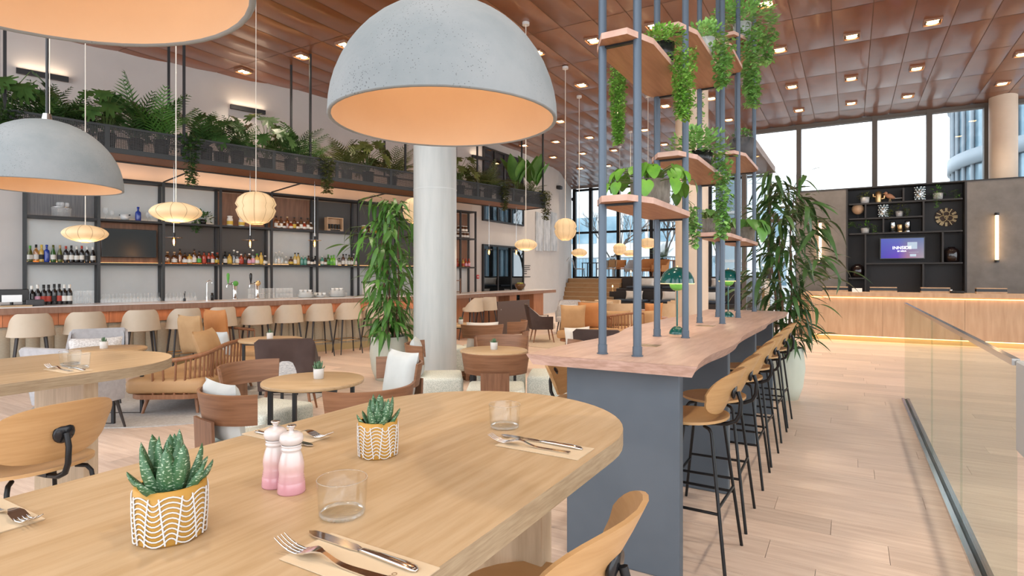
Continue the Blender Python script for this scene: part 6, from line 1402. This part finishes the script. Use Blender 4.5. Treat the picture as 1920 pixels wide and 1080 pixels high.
lantern('wide saucer lantern left of the round lantern over the bar', 330, 398, 4.9, .40, .17, 'saucer')
lantern('round faceted lantern above the bar spirits', 480, 390, 7.0, .47, .385, 'ball')
lantern('small saucer lantern in front of the television', 160, 438, 5.7, .39, .17, 'saucer')
lantern('lantern mostly hidden by the white column', 778, 395, 9.6, .42, .42, 'ball')
lantern('saucer lantern hanging before the kitchen doors', 986, 459, 9.68, .385, .2, 'saucer')
lantern('round faceted lantern in front of the triptych', 1060, 430, 11.75, .47, .44, 'ball')
lantern('small saucer lantern left of the first slate pole', 1086, 474, 13.66, .38, .2, 'saucer')
lantern('round lantern between the first two slate poles', 1162, 467, 19.0, .45, .38, 'ball')
lantern('low saucer lantern just left of the second slate pole', 1182, 475, 17.0, .4, .2, 'saucer')
lantern('drum lantern right of the second slate pole', 1215, 456, 13.6, .40, .24, 'ball')
def bulb_lamp(label, u, v, y):
    x = q_of(u, y); p = QP(x, y); z = 1.5+(HZ-v)/F*p.y; t = thing('bulb_pendant', label, 'lamp', (p.x, p.y, 0), 0, 'bare bulb pendants under the planter')
    MB().cyl((0, 0, z+.14), (0, 0, PZ-.02), .006, n=6).build('cord', 'steel', t); MB().cyl((0, 0, z+.07), (0, 0, z+.15), .022, n=12).build('socket', 'frame_dark', t)
    MB().cyl((0, 0, z+.062), (0, 0, z+.070), .13, n=28).build('glass_disc', 'glass_amber', t)
    MB().lathe([(.0005, z-.07), (.03, z-.05), (.035, z), (.028, z+.05), (.018, z+.065)], 14).build('bulb', 'glass_amber', t); MB().cyl((0, 0, z-.045), (0, 0, z+.04), .010, n=8).build('filament', 'filament', t)
    lamp('bulb_light', 'POINT', (0, 0, z-.11), 3, (1., .5, .2), t, .03)
for u, v, lab in ((326, 453, 'bare bulb pendant under the wide saucer lantern'), (469, 457, 'bare bulb pendant under the round lantern'), (590, 457, 'bare bulb pendant left of the potted tree'), (917, 473, 'bare bulb pendant left of the saucer lantern by the kitchen'), (968, 473, 'bare bulb pendant behind the kitchen saucer lantern')): bulb_lamp(lab, u, v, .4)
# ---- green mushroom table lamps on the counter
def mush(label, loc):
    t = thing('mushroom_lamp', label, 'lamp', loc, 0, 'green mushroom lamps')
    MB().lathe([(.056, 0), (.056, .006), (.050, .024), (.036, .042), (.020, .052), (.0005, .055)], 28).build('base', 'lamp_green', t)
    MB().lathe([(.007, .0545), (.010, .0565), (.007, .058)], 16, c=(.0, -.008, -.001)).build('switch', 'brass', t); MB().cyl((0, 0, .054), (0, 0, .36), .0065, n=10).build('stem', 'lamp_green', t)
    MB().lathe([(.0005, .305), (.025, .309), (.045, .325), (.055, .352), (.054, .36)], 28).build('lower_bowl', 'lamp_lime', t)
    MB().lathe([(.118, .355), (.119, .36), (.113, .395), (.095, .430), (.065, .458), (.03, .472), (.0005, .475)], 36).build('shade', 'lamp_green', t); MB().lathe([(.0005, .470), (.03, .467), (.064, .453), (.093, .426), (.111, .393), (.116, .357)], 36).build('shade_lining', 'white_paint', t)
    MB().lathe([(.116, .355), (.1195, .356), (.1195, .359), (.116, .360)], 36).build('rim_light', 'led_soft', t); MB().cyl((0, 0, .474), (0, 0, .485), .006, n=8).build('finial', 'brass', t)
    lamp('bulb', 'POINT', (0, 0, .395), .9, (1., .75, .5), t, .02)
mush('near green mushroom table lamp on the slate counter', AB(4.13, -1.06, TZ)); mush('far green mushroom table lamp on the slate counter', AB(6.06, -1.05, TZ))
# ---- twin ceiling downlights
DL = [(457, 135), (566, 107), (646, 85), (890, 13), (1007, 100), (1112, 77), (1090, 160), (1050, 228), (1105, 258), (1042, 266), (982, 273), (1092, 288), (1037, 295), (1088, 316), (1151, 282), (1140, 311), (1208, 244), (1247, 199), (1245, 271), (1162, 211), (1226, 50), (1158, 344),
      (1437, 8), (1462, 94), (1597, 69), (1749, 42), (1485, 163), (1596, 148), (1719, 129), (1498, 207), (1596, 194), (1702, 181), (1880, 157), (1918, 102), (1333, 185), (1366, 225), (760, 20)]
def dl_zone(u): return ('left of the slate poles', 'seen among the slate poles', 'over the window side at right')[0 if u < 1130 else (1 if u < 1425 else 2)]
dl_lab = {}
for zn in range(3):
    grp = sorted([q for q in DL if dl_zone(q[0]) == ('left of the slate poles', 'seen among the slate poles', 'over the window side at right')[zn]], key=lambda q: -q[1])
    for k, q in enumerate(grp): dl_lab[q] = f'square twin-spot ceiling downlight {dl_zone(q[0])}, {ORD[k]} counted from the far end'
dl0 = None
for i, (u, v) in enumerate(DL):
    p = G(u, v, CEIL); lab = dl_lab[(u, v)]
    if dl0 is None:
        t = thing('downlight', lab, 'light', (p.x, p.y, CEIL), RA, 'twin-spot ceiling downlights'); dl0 = t
        m = MB()
        for a_ in ((-.13, .13, -.13, -.115), (-.13, .13, .115, .13), (-.13, -.115, -.115, .115), (.115, .13, -.115, .115)): m.box(a_[0], a_[1], a_[2], a_[3], -.012, .04)
        m.build('frame', 'bar_fascia', t); MB().box(-.115, .115, -.115, .115, .015, .04).build('housing', 'frame_dark', t)
        for s in (-1, 1): MB().lathe([(.0005, -.004), (.035, -.004), (.045, .004), (.045, .014)], 16, c=(0, s*.055, 0), sx=1.9).build('spot', 'spot_glow', t)
    else: t = dup(dl0, (p.x, p.y, CEIL), RA, lab)
    if i % 2 == 0 or u > 1400 or u < 900: lamp('beam', 'SPOT', (0, 0, -.04), (20 if u > 1400 else 45), (1., .84, .66), t, .08, 1.7, .8)

# unseen fixtures added above the frame, continuing the rows, to light the foreground floor
for k, (a, b) in enumerate(((6.2, 1.2), (6.2, -1.9), (3.7, 1.2), (3.7, -1.9), (1.2, 1.2), (1.2, -2.6), (3.7, -4.6))):
    t = dup(dl0, AB(a, b, CEIL), RA, f'added unseen twin-spot downlight above the frame, {ORD[k]} of the near rows')
    lamp('beam', 'SPOT', (0, 0, -.04), 52, (1., .88, .74), t, .08, 1.7, .8)
# ================================================================ OUTSIDE
def tree(label, loc, H, seed):
    rnd = random.Random(seed); m = MB()
    def grow(p, d, l, r, depth):
        e = p+d*l; m.tube([p, p.lerp(e, .5)+Vector((rnd.uniform(-.06, .06)*l, 0, 0)), e], [r, r*.8, r*.6], 4, cap=False)
        if depth == 0: return
        for k in range(3 if depth > 1 else 4):
            n = (d+Vector((rnd.uniform(-.8, .8), rnd.uniform(-.8, .8), rnd.uniform(-.1, .5)))).normalized(); grow(p.lerp(e, rnd.uniform(.6, 1)), n, l*rnd.uniform(.55, .75), r*.55, depth-1)
    grow(Vector((0, 0, 0)), Vector((0, 0, 1)), H*.32, H*.014, 5)
    t = thing('bare_tree', label, 'tree', loc, 0, 'bare winter trees outside'); m.build('branches', 'bark', t)
tree('bare winter tree outside, left of the reception wall', AB(30, -2.8, -.14), 7.5, 1); tree('bare winter tree outside behind the far glass, left one', AB(36, -13.5, -.14), 9, 2); tree('bare winter tree outside behind the far glass, right one', AB(37, -10.2, -.14), 9.5, 3); tree('bare winter tree outside behind the feathery potted tree', AB(36.5, -6.3, -.14), 8, 4)
# curved glass building on the right
cb_ = thing('curved_building', 'curved glass office building outside at the right', 'building', AB(40, 13.5, -.14), RA); Rb = 8.5; n = 30
for fl_ in range(5):
    z0 = fl_*3.6+.8
    for i in range(n):
        a0, a1 = PI+PI*i/n*1.0-.3, PI+PI*(i+1)/n-.3
        if math.sin((a0+a1)/2) > .35: continue
        P = [(Rb*math.cos(a), Rb*math.sin(a)) for a in (a0, a1)]
        MB().add([(P[0][0], P[0][1], z0), (P[1][0], P[1][1], z0), (P[1][0], P[1][1], z0+2.9), (P[0][0], P[0][1], z0+2.9)], [(0, 1, 2, 3)]).build('window', 'out_glass', cb_)
        MB().cyl((P[0][0]*1.01, P[0][1]*1.01, z0), (P[0][0]*1.01, P[0][1]*1.01, z0+2.9), .09, n=6).build('fin', 'out_rib', cb_)
    MB().lathe([(Rb*1.02, z0-.75), (Rb*1.035, z0-.72), (Rb*1.035, z0), (Rb*1.0, z0+.02)], 60).build('floor_band', 'out_rib', cb_)
MB().cyl((0, 0, 0), (0, 0, 17.4), Rb*.96, n=48).build('core', 'out_grey', cb_)
# pale building behind the far glass
fb_ = thing('pale_building', 'pale office facade with window bands behind the far glass wall', 'building', AB(44, -12, -.14), RA)
MB().box(-16, 9, 0, 6, 0, 8.5).build('facade', 'out_white', fb_)
for z in (.9, 4.2):
    for k in range(12): MB().box(-15.5+2*k, -13.8+2*k, -.06, .02, z, z+2.1).build('window', 'out_glass', fb_)
fn = thing('garden_fence', 'grey garden fence outside the far glass wall', 'fence', AB(31, 0, -.14), RA)
MB().box(-18, -3, -.02, .02, 2.55, 2.62).box(-18, -3, -.02, .02, .5, .57).build('rail', 'out_rib', fn)
for k in range(75): MB().box(-18+.2*k-.012, -18+.2*k+.012, -.012, .012, .0, 2.6).build('baluster', 'out_rib', fn)
tr = thing('pale_cladding', 'pale blue glazed corner of the neighbouring wing outside', 'building', AB(27.5, -5.05, -.14), RA); MB().box(-.1, .95, 0, 5, 0, 6.5).build('wing', 'out_glass', tr)
for z in (2.2, 4.4): MB().box(-.12, .97, -.03, 0, z, z+.12).build('band', 'out_white', tr)
